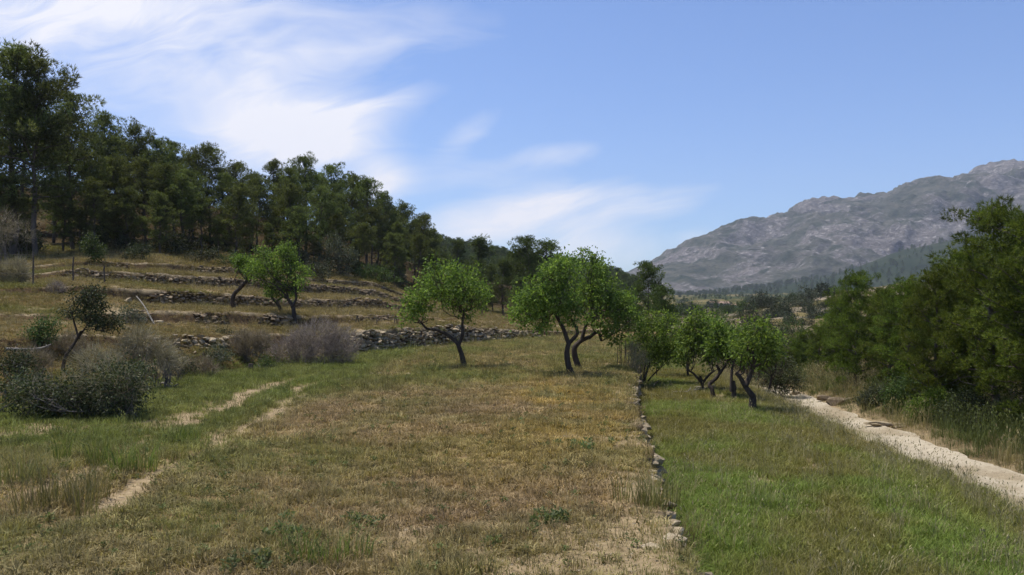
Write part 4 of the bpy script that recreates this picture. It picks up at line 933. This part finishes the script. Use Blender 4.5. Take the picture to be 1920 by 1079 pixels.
tall = idx >= 6; tint[tall & (idx < 8)] = np.array((0.33, 0.28, 0.15)) * gr.uniform(.7, 1.25, ((tall & (idx < 8)).sum(), 1))
scl = gr.uniform(.7, 1.35, len(x)) * np.clip(1.0 + (y - 8) * .012, 1.0, 1.4) * np.where((idx == 6) | (idx == 7), .62, 1)
pts, k = ground_pts([B_LOW], x, y)
scatter('meadow_grass', pts, idx[k], scl[k], tint[k], 'green meadow grass with tall dry stalks along the lower field edge')

# --- hillside tufts
rows_d = gr.uniform(0, 1, 26000)
pxr = gr.uniform(-120, 1100, 26000)
lo = np.interp(pxr, PXC, curves['foot'][0]); hi = np.interp(pxr, PXC, curves['c6'][0]) + 6
dd_ = lo + (hi - lo) * rows_d ** 1.15; x = (pxr - 960) / F * dd_; y = dd_
bare = sstep(.60, .74, fbm(x * .55, y * .5, 113, 4)); k = gr.uniform(0, 1, len(x)) > bare * .85; x, y = x[k], y[k]
n1 = fbm(x * .25, y * .25, 111, 4); n2 = fbm(x * .16 + 3, y * .16, 112, 3)
tint = np.tile(np.array((0.26, 0.205, 0.10)), (len(x), 1)); tint = blend(tint, (0.21, 0.165, 0.07), sstep(.4, .65, n1)); tint = blend(tint, (0.16, 0.16, 0.05), sstep(.52, .74, n2) * .7)
foot_d = foot_(y) - x; tint = blend(tint, (0.15, 0.21, 0.05), (1 - sstep(.0, 1.8, foot_d)) * .7)
tint *= gr.uniform(.65, 1.25, (len(x), 1))
idx = np.where(gr.uniform(0, 1, len(x)) < .07, gr.integers(6, 8, len(x)), np.where(gr.uniform(0, 1, len(x)) < .35, gr.integers(3, 6, len(x)), gr.integers(0, 3, len(x))))
scl = gr.uniform(.8, 1.7, len(x)) * np.clip(y / 36, .85, 1.35) * np.where((idx == 6) | (idx == 7), .5, 1)
pts, k = ground_pts([B_HILL], x, y)
scatter('hillside_grass', pts, idx[k], scl[k], tint[k], 'dry grass tufts over the terraces and the bank')

# --- verge of the track
x, y = wedge(12, 50, 60, lambda a: T_(a) + 3.5, lambda a: T_(a) + 9, 20, .6, gr, 80)
u = gr.uniform(0, 1, len(x)); D = x - T_(y) - 3.5; k = u < .22 + .78 * sstep(.1, 1.1, D); x, y = x[k], y[k]
tint = blend(np.tile(np.array((0.27, 0.225, 0.11)), (len(x), 1)), (0.12, 0.14, 0.045), sstep(.4, .6, fbm(x * .6, y * .6, 161, 3))) * gr.uniform(.7, 1.25, (len(x), 1))
idx = np.where(gr.uniform(0, 1, len(x)) < .3, gr.integers(6, 8, len(x)), gr.integers(3, 6, len(x))); scl = gr.uniform(.8, 1.7, len(x))
pts, k = ground_pts([B_SIDE], x, y)
scatter('verge_grass', pts, idx[k], scl[k], tint[k], 'tufts of dry and green grass on the far verge of the track')

# --- rush tussocks and leafy weeds that stand out singly
def tussock(px, py, z, lab, col, n=3, h=1.0, kind='tussock', spread=.16, lo_=12, hi_=14):
    d = (CZ - z) * F / (py - HOR); x0 = (px - 960) / F * d; e = empty(kind, (x0, d, gz_at(x0, d)))
    VV, FF, off = [], [], 0; r = np.random.default_rng(int(px * 7 + py))
    for _ in range(n):
        V, Fc = blades(60, .17, .12 * h, .72 * h, .008, .5, r) if kind == 'tussock' else rosette(46, r)
        V = V * (1 if kind == 'tussock' else 1.15) + np.array((r.normal() * spread, r.normal() * spread, 0)); VV.append(V); FF.append(Fc + off); off += len(V)
    VV = np.concatenate(VV); me = np_mesh('blades', VV, np.concatenate(FF), cols={'tone': np.ones((len(VV), 3))}); me.materials.append(col); link('blades' if kind == 'tussock' else 'leaves', me, None, e)
    return tag(e, lab, 'grass' if kind == 'tussock' else 'weed')
m_rush = leaf_mat('rush_blade', (0.12, 0.12, 0.04), (0.23, 0.20, 0.085), .3, (0.33, 0.27, 0.14))
m_rushg = leaf_mat('green_rush_blade', (0.10, 0.14, 0.035), (0.19, 0.23, 0.06), .35, (0.27, 0.26, 0.10))
tussock(112, 952, 0, 'big olive-brown tussock beside the wheel track, nearest the left edge', m_rush, 6, .95, spread=.2)
tussock(268, 882, 0, 'green tussock standing between the wheel tracks', m_rushg, 4, .85)
tussock(165, 868, 0, 'thin tall green stalks beyond the big olive tussock', m_rushg, 3, 1.1)
tussock(40, 905, 0, 'olive tussock cut by the left edge of the photo', m_rush, 4, .9)
tussock(350, 830, 0, 'low green tussock by the pale bare spot of the wheel track', m_rushg, 3, .6)
tussock(1232, 950, -.05, 'dark upright tussock growing over the stone edging', m_rush, 5, .8, spread=.14)
tussock(1262, 985, -.4, 'dark stalks at the foot of the stone edging', m_rush, 4, .9, spread=.12)
tussock(1645, 1078, LOW, 'dark green tussock at the bottom edge of the lower field', m_rushg, 4, .45)
tussock(1440, 955, LOW, 'green tussock in the lower field, largest near the camera', m_rushg, 4, .5)
tussock(640, 1045, 0, 'feathery green plant in the dry foreground', m_rushg, 4, .5)
tussock(875, 1075, 0, 'brown stalks in bare soil at the bottom edge', m_rush, 3, .35)
m_weed = leaf_mat('weed_leaf', (0.09, 0.12, 0.045), (0.17, 0.20, 0.08), .35, (0.23, 0.23, 0.12))
tussock(505, 1050, 0, 'leafy grey-green weed at the bottom left of the foreground', m_weed, 7, 1, 'weed', .2)
tussock(560, 1005, 0, 'leafy green weed behind the feathery plant', m_weed, 7, 1, 'weed', .25)
tussock(672, 985, 0, 'small dark weed right of the feathery plant', m_weed, 4, 1, 'weed', .12)
tussock(1020, 975, 0, 'low green weed clump left of the stone edging', m_weed, 7, 1, 'weed', .14)
tussock(1095, 840, 0, 'green weed patch in the golden grass near the edging', m_weed, 9, 1, 'weed', .3)
# ================================================================== STONES, WALLS, POSTS, HOUSE
mat_stone = rough_mat('limestone', (0.20, 0.15, 0.09), (0.34, 0.27, 0.17), scale=5, bump=0.5, bscale=16, cc=(0.46, 0.385, 0.26), per_obj=.28)
mat_wallstone = rough_mat('earthy_shaded_wall_stone', (0.125, 0.088, 0.052), (0.24, 0.18, 0.112), scale=5, bump=0.5, bscale=16, cc=(0.34, 0.27, 0.175), per_obj=.35)  # brown stone, darkened in colour for the shade on the terrace wall faces
def hull(seed, sx=1, sy=.8, sz=.6, mt=None):
    r = np.random.default_rng(seed); bm = bmesh.new()
    for p in sph(15, r) * r.uniform(.8, 1.1, (15, 1)): bm.verts.new(np.sign(p) * np.abs(p) ** .75 * np.array((sx, sy, sz)) * .5)
    res = bmesh.ops.convex_hull(bm, input=bm.verts)
    bmesh.ops.delete(bm, geom=[v for v in bm.verts if not v.link_faces], context='VERTS')
    me = bpy.data.meshes.new('stone'); bm.to_mesh(me); bm.free(); me.materials.append(mt or mat_stone); return me
HULLS = [hull(500 + i, 1, random.uniform(.65, .95), random.uniform(.4, .75)) for i in range(14)]
HULLS_D = []
for h in HULLS:
    h2 = h.copy(); h2.materials[0] = mat_wallstone; HULLS_D.append(h2)
HV = []
for h in HULLS:
    v = np.empty(len(h.vertices) * 3, np.float32); h.vertices.foreach_get('co', v); HV.append((v.reshape(-1, 3), [tuple(p.vertices) for p in h.polygons]))
def rotm(a, b, c): return np.array(Matrix.Rotation(c, 3, 'Z') @ Matrix.Rotation(b, 3, 'Y') @ Matrix.Rotation(a, 3, 'X'))
def stone_wall(name, items, origin, label, cat='wall', dark=False):
    """items: list of (pos, size, flat) ; nearest 300 become parts, the rest one joined part"""
    e = empty(name, origin); r = np.random.default_rng(len(items)); items = sorted(items, key=lambda q: -q[1] / q[0][1])
    rest = []
    for i, (p, s, flat) in enumerate(items):
        k = int(r.integers(0, 14)); rot = (r.normal() * .25 * (1 - flat), r.normal() * .25 * (1 - flat), r.uniform(0, 6.28))
        if i < 295:
            o = link('stone', (HULLS_D if dark else HULLS)[k], None, e); o.location = Vector(p) - Vector(origin); o.rotation_euler = rot; o.scale = (s, s, s * (1 - .35 * flat))
        else: rest.append((k, rot, p, s))
    if rest:
        VV, FF, off = [], [], 0
        for k, rot, p, s in rest:
            v, f = HV[k]; VV.append(v @ rotm(*rot).T * s + np.asarray(p) - np.asarray(origin)); FF += [tuple(i + off for i in q) for q in f]; off += len(v)
        me = bpy.data.meshes.new('rubble'); me.from_pydata(np.concatenate(VV).tolist(), [], FF); me.materials.append(mat_wallstone if dark else mat_stone)
        o = link('rubble', me, None, e); o['kind'] = 'stuff'
    return tag(e, label, cat, 'dry stone terrace walls')
def hill_wall(cb, ct, p0, p1, size, label, keep=.9, tumble=0, seed=1, fall=.25):
    r = np.random.default_rng(seed); px = np.linspace(p0, p1, 400); B = curve_pts(cb, px); T = curve_pts(ct, px)
    seg = np.concatenate([[0], np.cumsum(np.linalg.norm(np.diff(B, axis=0), axis=1))]); L = seg[-1]; items = []
    s = 0.0
    while s < L:
        st_ = size * r.uniform(.7, 1.2); i = np.interp(s, seg, np.arange(400)); j = int(i)
        if fbm(np.array([s * .25]), np.array([seed * 3.0]), 7, 3)[0] < keep:
            b, t = B[j], T[j]; h = max(.12, t[2] - b[2]); t = b + (t - b) * (.55 + .75 * fbm(np.array([s * .5]), np.array([seed * 5.0]), 11, 3)[0]); nrow = max(1, int(round(h / (size * .62))))
            for k in range(nrow + 1):
                f = (k + .3) / (nrow + .6); p = b * (1 - f) + t * f
                p = p + np.array((r.normal() * .05 + .06, -.06 + r.normal() * .06, r.normal() * .04))
                items.append((p, size * r.uniform(.75, 1.45), 0.2 if k < nrow else .8))
        s += st_
    for _ in range(tumble):
        j = int(r.integers(0, 400)); b = B[j]; q = b + np.array((r.uniform(0, 1.0), -r.uniform(.2, 1.6), 0)); q[2] = gz_at(q[0], q[1]) + .02
        items.append((q, size * r.uniform(.4, 1.0), .6))
    return stone_wall('dry_stone_wall', items, tuple(B[200]), label, dark=cb != 'c1b')
hill_wall('c1b', 'c1t', 655, 1012, .34, 'tumbled rubble wall behind the middle almond tree, at the far edge of the field', 1.0, 70, 3)
hill_wall('c2b', 'c2t', 252, 548, .30, 'rough stone wall below the terrace almond', .62, 20, 4)
hill_wall('c2b', 'c2t', 655, 770, .26, 'low stone heap line on the grassy terrace above the rubble wall', .6, 10, 5)
hill_wall('c3b', 'c3t', 285, 750, .25, 'lowest long terrace wall, running behind the terrace almond', .72, 20, 6)
hill_wall('c4b', 'c4t', 125, 752, .25, 'middle long terrace wall under the wood', .78, 20, 7)
hill_wall('c5b', 'c5t', 190, 720, .24, 'highest terrace wall, half overgrown at the foot of the wood', .62, 10, 8)
hill_wall('c1b', 'c1t', 330, 425, .32, 'broken stone outcrop in the bank beside the brown dry bush', .7, 14, 9)
# stone edging between the two fields
r = np.random.default_rng(21); items = []
s = 5.0
while s < 36:
    xe = float(E_(s) + edge_wob(s)); ex = fbm(np.array([s * .35]), np.array([2.0]), 9, 3)[0]
    big = .34 if ex > .42 else .24
    if r.random() < (.5 if ex > .54 else .13): items.append((np.array((xe - .02 + r.normal() * .07, s, -.075 + r.normal() * .04)), big * r.uniform(.6, 1.25), .6))
    for zz_ in (-.2, -.4, -.6):
        if r.random() < .85: items.append((np.array((xe + .08 + r.normal() * .03, s + r.normal() * .05, zz_ + r.normal() * .04)), .3 * r.uniform(.7, 1.3), .3))
    if ex > .52 and r.random() < .3: items.append((np.array((xe - .25 - abs(r.normal()) * .2, s + r.normal() * .08, -.04)), .3 * r.uniform(.5, 1.2), .9))
    s += big * r.uniform(.55, .95)
items.append((np.array((1.40, 8.3, -.10)), .42, .8)); items.append((np.array((1.86, 11.3, -.05)), .40, .8)); items.append((np.array((1.92, 12.1, -.06)), .36, .8))
stone_wall('dry_stone_wall', items, (2.4, 16, -.3), 'pale stone edging that holds the upper field above the green one')
# loose rocks
def rock(px, py, d, size, label, flat=.6, seed=1, sink=.15, sx=1.0, dark=False):
    """an angular rock or a small outcrop of a few fused blocks"""
    x = (px - 960) / F * d; z = gz_at(x, d); rr = np.random.default_rng(seed); bm = bmesh.new(); nb = 1 if size < .3 else (2 if size < .6 else 5)
    for q in range(nb):
        c = np.array((0, 0, 0.0)) if q == 0 else np.array((rr.normal() * .32 * sx, rr.normal() * .22, rr.normal() * .06)); k = (1.0 if q == 0 else rr.uniform(.35, .7)) * (1 if nb < 3 else .75)
        vs = [bm.verts.new((np.sign(p) * np.abs(p) ** .7 * np.array((sx, .8, flat)) * .5 * k + c).tolist()) for p in sph(22, rr) * rr.uniform(.75, 1.1, (22, 1))]
        bmesh.ops.convex_hull(bm, input=vs)
    bmesh.ops.delete(bm, geom=[v for v in bm.verts if not v.link_faces], context='VERTS')
    me = bpy.data.meshes.new('rock'); bm.to_mesh(me); bm.free(); me.materials.append(mat_wallstone if dark else mat_stone)
    o = link('rock', me, None, None, (x, d, z + size * flat * (.5 - sink) * .45)); o.scale = (size,) * 3; o.rotation_euler.z = rr.uniform(-.5, .5)
    return tag(o, label, 'rock')
rock(240, 549, 39, .45, 'small pale boulder on the slope near the fence', .9, 31)
rock(262, 585, 35, .8, 'pale rock outcrop beside the leaning pole', .6, 32)
rock(300, 590, 35.5, .7, 'flat pale outcrop at the left end of the rough stone wall', .45, 33)
rock(1572, 764, 33.2, 1.0, 'broken earth and rock lump at the edge of the track', .6, 34, sx=1.3, dark=True)
rock(1492, 752, 37, .6, 'small rock on the verge at the far bend', .5, 35)
rock(1652, 800, 27, .7, 'pale stony patch on the track verge', .35, 36, sx=1.5)
rock(88, 780, 18, .16, 'white stone at the foot of the bramble', .8, 37)
rock(1255, 724, 33, .4, 'pale stone below the bushy almond', .6, 38)
for i, (px, py) in enumerate([(698, 703), (712, 702), (727, 704), (742, 703), (765, 704)]):
    rock(px, py, 30 + (i % 2) * .2, .22, 'small pale stone in the short row in the field, %s from the left' % ORD[i], .45, 60 + i)
# gravel over bare ground
gp = []; gx_, gy_ = wedge(5, 30, 30, lambda a: foot_(a), lambda a: E_(a), 9, 1.2, gr, 40)
bm_ = np.clip(bare_mask(gx_, gy_) + track_mask(gx_, gy_), 0, 1); k = gr.uniform(0, 1, len(gx_)) < bm_ * .7; gx_, gy_ = gx_[k], gy_[k]
GRAV = bpy.data.collections.new('pebble_kinds')
for i in range(4): GRAV.objects.link(bpy.data.objects.new('pebble_kind%d' % i, HULLS[i]))
pts, k = ground_pts([B_FIELD], gx_, gy_); 
scatter('pebbles', pts, gr.integers(0, 4, len(pts)), gr.uniform(.015, .06, len(pts)), np.ones((len(pts), 3)), 'pebbles lying on the bare patches of the upper field', 'gravel', GRAV)
x, y = wedge(14, 48, 22, lambda a: T_(a) + .6, lambda a: T_(a) + 5, 18, .8, gr, 30)
pts, k = ground_pts([B_ROAD, B_SIDE], x, y)
scatter('track_gravel', pts, gr.integers(0, 4, len(pts)), gr.uniform(.015, .06, len(pts)), np.ones((len(pts), 3)), 'loose gravel on the farm track', 'gravel', GRAV)

# posts, stakes, pole
mat_wood = rough_mat('weathered_wood', (0.07, 0.055, 0.042), (0.16, 0.13, 0.10), scale=12, bump=.5, bscale=30, stretch=(1, 1, .15))
mat_palewood = rough_mat('bleached_wood', (0.22, 0.19, 0.15), (0.36, 0.32, 0.26), scale=12, bump=.4, bscale=30, stretch=(1, 1, .15))
mat_wire = rough_mat('rusty_wire', (0.10, 0.08, 0.065), (0.2, 0.17, 0.14), scale=8, rough=.6)
def post_mesh(h, r0_, lean, seed):
    rr = np.random.default_rng(seed); k = 7; t = np.linspace(0, 1, k); p = np.stack([lean[0] * t + rr.normal(size=k) * .008, lean[1] * t + rr.normal(size=k) * .008, -.2 + t * (h + .2)], -1); p[-1] = p[-2] + (p[-1] - p[-2]) * 1.0
    rad__ = r0_ * rr.uniform(.9, 1.1, k); V, Fq = tubes([(p, rad__)], 8)
    n = len(V); V = np.concatenate([V, p[-1:] + np.array((0, 0, .006))]); tri = [(n - 8 + i, n - 8 + (i + 1) % 8, n, n) for i in range(8)]
    me = bpy.data.meshes.new('post'); me.from_pydata(V.tolist(), [], [tuple(q) for q in Fq.tolist()] + [t_[:3] for t_ in tri]); return me
fp = []
e = None
for i, (px, top, d) in enumerate([(-45, 466, 37), (62, 474, 38.5), (137, 482, 40), (196, 498, 41)]):
    x = (px - 960) / F * d; z = gz_at(x, d); h = CZ - (top - HOR) / F * d - z
    if e is None: e = empty('wire_fence', (x, d, z))
    me = post_mesh(h, .035, (random.uniform(-.05, .05), 0), 70 + i); me.materials.append(mat_wood); o = link('post', me, None, e); o.location = Vector((x, d, z)) - e.location
    fp.append((np.array((x, d, z)), h))
for f in (.35, .65, .93):
    pth = []
    for (a, ha), (b, hb) in zip(fp[:-1], fp[1:]):
        t = np.linspace(0, 1, 8)[:, None]; q = (a + np.array((0, -.04, ha * f))) * (1 - t) + (b + np.array((0, -.04, hb * f))) * t; q[:, 2] -= .05 * np.sin(t[:, 0] * math.pi); pth.append((q - np.array(e.location), np.full(8, .006)))
    V, Fq = tubes(pth, 4); me = np_mesh('wire', V, Fq, True); me.materials.append(mat_wire); link('wire', me, None, e)
tag(e, 'wire fence on thin dark posts across the upper left slope', 'fence')
def stake(px, top, d, lab, r_=.03, lean=(0, 0), grp=None, mat=None, h=None, seed=0):
    x = (px - 960) / F * d; z = gz_at(x, d); h = h or CZ - (top - HOR) / F * d - z
    me = post_mesh(max(h, .3), r_, lean, int(px) + seed); me.materials.append(mat or mat_wood); return tag(link('stake', me, None, None, (x, d, z)), lab, 'stake', grp)
stake(706, 598, 47.5, 'single thin stake on the grassy terrace above the rubble wall, leftmost of the upright ones', .03, (.02, 0), 'stakes on the grassy terrace')
stake(766, 600, 50.5, 'thicker dark stake on the grassy terrace beside the middle almond\'s crown', .05, (-.02, 0), 'stakes on the grassy terrace')
for (px, top, d, lab) in [(670, 597, 46.5, 'narrow two-legged wooden trestle beside the violet-grey bush'), (742, 598, 49.5, 'wider two-legged wooden trestle left of the thick dark stake')]:
    x = (px - 960) / F * d; z = gz_at(x, d); h = max(.5, CZ - (top - HOR) / F * d - z); e = empty('trestle', (x, d, z))
    for sgn in (-1, 1):
        me = post_mesh(h, .028, (-sgn * .10, 0), int(px) + sgn); me.materials.append(mat_wood); o = link('leg', me, None, e); o.location = (sgn * .12, 0, 0)
    tag(e, lab, 'trestle', 'stakes on the grassy terrace')
for i, (px, top, ln) in enumerate([(1157, 652, .03), (1162, 640, .0), (1166, 634, -.03), (1170, 645, .05), (1175, 638, -.05), (1182, 648, .06)]):
    stake(px, top, 33.4 + (i % 3) * .12, 'thin dark cane in the bundle at the field corner, %s from the left' % ORD[i], .014, (ln, 0), 'canes at the field corner')
x = (290 - 960) / F * 34.5; z = gz_at(x, 34.5); a = np.array((x, 34.5, z)); b = P(256, 556, 35.6)
pp = wander(a, b, 7, np.random.default_rng(3), .02); V, Fq = tubes([(pp - a, np.linspace(.035, .022, 7))], 7); me = np_mesh('pole', V, Fq, True); me.materials.append(mat_palewood)
tag(link('leaning_pole', me, None, None, tuple(a)), 'pale fallen pole leaning up the bank near the rock outcrop', 'pole')
# dead branches
def dead_branch(px, py, d, L, az, label, seed, mat=None):
    r = np.random.default_rng(seed); x = (px - 960) / F * d; z = gz_at(x, d) + .04
    dr = np.array((math.cos(az), math.sin(az), .0)); tb = []
    main = wander((0, 0, .03), dr * L + np.array((0, 0, .12)), 8, r, .06); main[:, 2] = np.abs(main[:, 2]); tb.append((main, np.linspace(.05, .018, 8)))
    for _ in range(7):
        s = main[r.integers(1, 7)]; en = s + (dr * r.uniform(.2, .6) + sph(1, r)[0] * .5) * L * .35; en[2] = abs(en[2]); tb.append((wander(s, en, 5, r, .08), np.linspace(.02, .006, 5)))
    V, Fq = tubes(tb, 6); me = np_mesh('branch', V, Fq, True); me.materials.append(mat or mat_palewood)
    return tag(link('dead_branch', me, None, None, (x, d, z)), label, 'branch')
dead_branch(1262, 742, 30.0, 1.1, .4, 'pale fallen branch lying in the lower field under the bushy almond', 81)
dead_branch(1222, 752, 32.5, .9, 1.2, 'dark hanging dead branch at the foot of the bushy almond', 82, mat_wood)
dead_branch(1300, 735, 31.8, .8, -.2, 'pale log lying left of the forked almond', 83)
dead_branch(300, 640, 25.5, 1.3, -.8, 'bleached dead bough on the heap of grey branches', 84)
dead_branch(10, 640, 23.5, 1.2, .9, 'bleached dead bough at the left edge of the photo', 85)
# tree stump
x, d = (470 - 960) / F * 34.5, 34.5
me = post_mesh(.28, .09, (0, 0), 90); me.materials.append(mat_wood); tag(link('tree_stump', me, None, None, ((470 - 960) / F * 31.5, 31.5, gz_at((470 - 960) / F * 31.5, 31.5))), 'short sawn stump in the green grass below the brown dry bush', 'stump')

# farmhouse far across the valley
mat_white = rough_mat('whitewash', (0.55, 0.52, 0.47), (0.68, 0.65, 0.60), scale=1.5, bump=.1)
mat_tile = rough_mat('clay_tiles', (0.24, 0.15, 0.10), (0.36, 0.25, 0.18), scale=3, bump=.5)
mat_dark = rough_mat('dark_opening', (0.02, 0.02, 0.02), (0.04, 0.035, 0.03), scale=3, bump=.1)
def box_mesh(nm, x0, x1, y0, y1, z0, z1):
    v = [(x, y, z) for z in (z0, z1) for y in (y0, y1) for x in (x0, x1)]
    me = bpy.data.meshes.new(nm); me.from_pydata(v, [], [(0, 2, 3, 1), (4, 5, 7, 6), (0, 1, 5, 4), (2, 6, 7, 3), (0, 4, 6, 2), (1, 3, 7, 5)]); return me
d = 420; x = (1355 - 960) / F * d; z = gz_at(x, d); e = empty('farmhouse', (x, d, z))
me = box_mesh('wall', -5.5, 3.5, 0, 5, -1.5, 2.9); me.materials.append(mat_white); link('wall', me, None, e)
me = box_mesh('annex_wall', 3.5, 7.0, .6, 4.4, -1.5, 2.0); me.materials.append(mat_white); link('annex_wall', me, None, e)
for nm, x0, x1, y0, y1, zb, rise in (('roof', -5.8, 3.7, -.4, 5.4, 2.9, 1.0), ('annex_roof', 3.71, 7.2, .3, 4.7, 2.0, .6)):
    ym = (y0 + y1) / 2; v = [(x0, y0, zb), (x1, y0, zb), (x1, y1, zb), (x0, y1, zb), (x0, ym, zb + rise), (x1, ym, zb + rise)]
    me = bpy.data.meshes.new(nm); me.from_pydata(v, [], [(0, 1, 5, 4), (2, 3, 4, 5), (0, 4, 3), (1, 2, 5), (0, 3, 2, 1)]); me.materials.append(mat_tile); link(nm, me, None, e)
for nm, x0, x1, z0, z1 in (('door', -1.6, -.5, 0, 2.1), ('window', -4.4, -3.4, .9, 2.0), ('window', 1.2, 2.2, .9, 2.0), ('window', 4.8, 5.6, .7, 1.5)):
    yy_ = .6 if x0 > 3.5 else 0; me = box_mesh(nm, x0, x1, yy_ - .03, yy_ + .1, z0, z1); me.materials.append(mat_dark); link(nm, me, None, e)
tag(e, 'low white farmhouse far across the valley below the mountain', 'house')

# ================================================================== FAR WOODS (one mass each)
WOOD = bpy.data.collections.new('far_pine_kinds')
for i in range(3):
    me = MIDP[i][1]; WOOD.objects.link(bpy.data.objects.new('far_pine_kind%d' % i, me))
def wood(obj_name, n, s0, s1, label, name, cond=None, seed=1):
    o = bpy.data.objects[obj_name]; nv = len(o.data.vertices); co = np.empty(nv * 3, np.float32); o.data.vertices.foreach_get('co', co); co = co.reshape(-1, 3)
    np_ = len(o.data.polygons); idx = np.empty(np_ * 4, np.int32); o.data.loops.foreach_get('vertex_index', idx); q = co[idx.reshape(-1, 4)]
    ar = np.linalg.norm(np.cross(q[:, 2] - q[:, 0], q[:, 3] - q[:, 1]), axis=1); r = np.random.default_rng(seed)
    f = r.choice(np_, n, p=ar / ar.sum()); u, v = r.uniform(0, 1, (2, n, 1)); p = (q[f, 0] * (1 - u) + q[f, 1] * u) * (1 - v) + (q[f, 3] * (1 - u) + q[f, 2] * u) * v
    if cond is not None: p = p[cond(p)]
    p[:, 2] -= .8
    scatter(name, p, r.integers(0, 3, len(p)), r.uniform(s0, s1, len(p)), np.ones((len(p), 3)), label, 'wood', WOOD)
wood('wooded_hill', 3200, .5, 1.0, 'pine wood covering the hill behind the centre of the field', 'far_wood', lambda p: p[:, 1] < 470, 1)
wood('foothill', 5200, .7, 1.5, 'dark pine scrub covering the foothill below the mountain', 'foothill_scrub', lambda p: (p[:, 1] < 1800) & (fbm(p[:, 0] * .012, p[:, 1] * .012, 5, 3) > .36), 2)
# pines on the valley floor beyond the scrub
vpts = []
rv = np.random.default_rng(8)
while len(vpts) < 900:
    px = rv.uniform(1230, 1960); d = rv.uniform(230, 1200); x = (px - 960) / F * d
    if fbm(np.array([x * .018]), np.array([d * .012]), 125, 4)[0] > .47: vpts.append((x, d, gz_at(x, d) - .8))
scatter('valley_scrub', np.array(vpts), rv.integers(0, 3, 900), rv.uniform(.25, .6, 900), np.ones((900, 3)), 'scattered scrub and small trees over the far valley floor', 'scrub', WOOD)

# the young pine wood goes on to the right of the track
SIDEW = bpy.data.collections.new('trackside_pine_kinds')
for i in range(3): SIDEW.objects.link(bpy.data.objects.new('trackside_pine_kind%d' % i, NEARP[i][1]))
sp = []
while len(sp) < 170:
    yq = rv.uniform(8, 85); xq = T_(yq) + 6 + rv.uniform(0, 1) ** 1.3 * 46
    if 960 + xq / yq * F > 1960: sp.append((xq, yq, gz_at(xq, yq) - .05))
scatter('trackside_wood', np.array(sp), rv.integers(0, 3, 170), rv.uniform(.55, .95, 170), np.ones((170, 3)), 'young pine wood going on beyond the right edge of the track', 'wood', SIDEW)

# ================================================================== AIR
mh, t, out = new_mat('haze_air')
pv = t.node('ShaderNodeVolumePrincipled'); pv.inputs['Color'].default_value = (0.80, 0.87, 1.0, 1); pv.inputs['Density'].default_value = 0.0001; pv.inputs['Anisotropy'].default_value = 0.15
t.l.new(pv.outputs[0], out.inputs['Volume'])
me = box_mesh('haze', -2600, 5200, -60, 4200, -25, 640); me.materials.append(mh)
tag(link('haze', me), 'thin blue-grey air haze over the valley', 'haze', None, 'stuff')
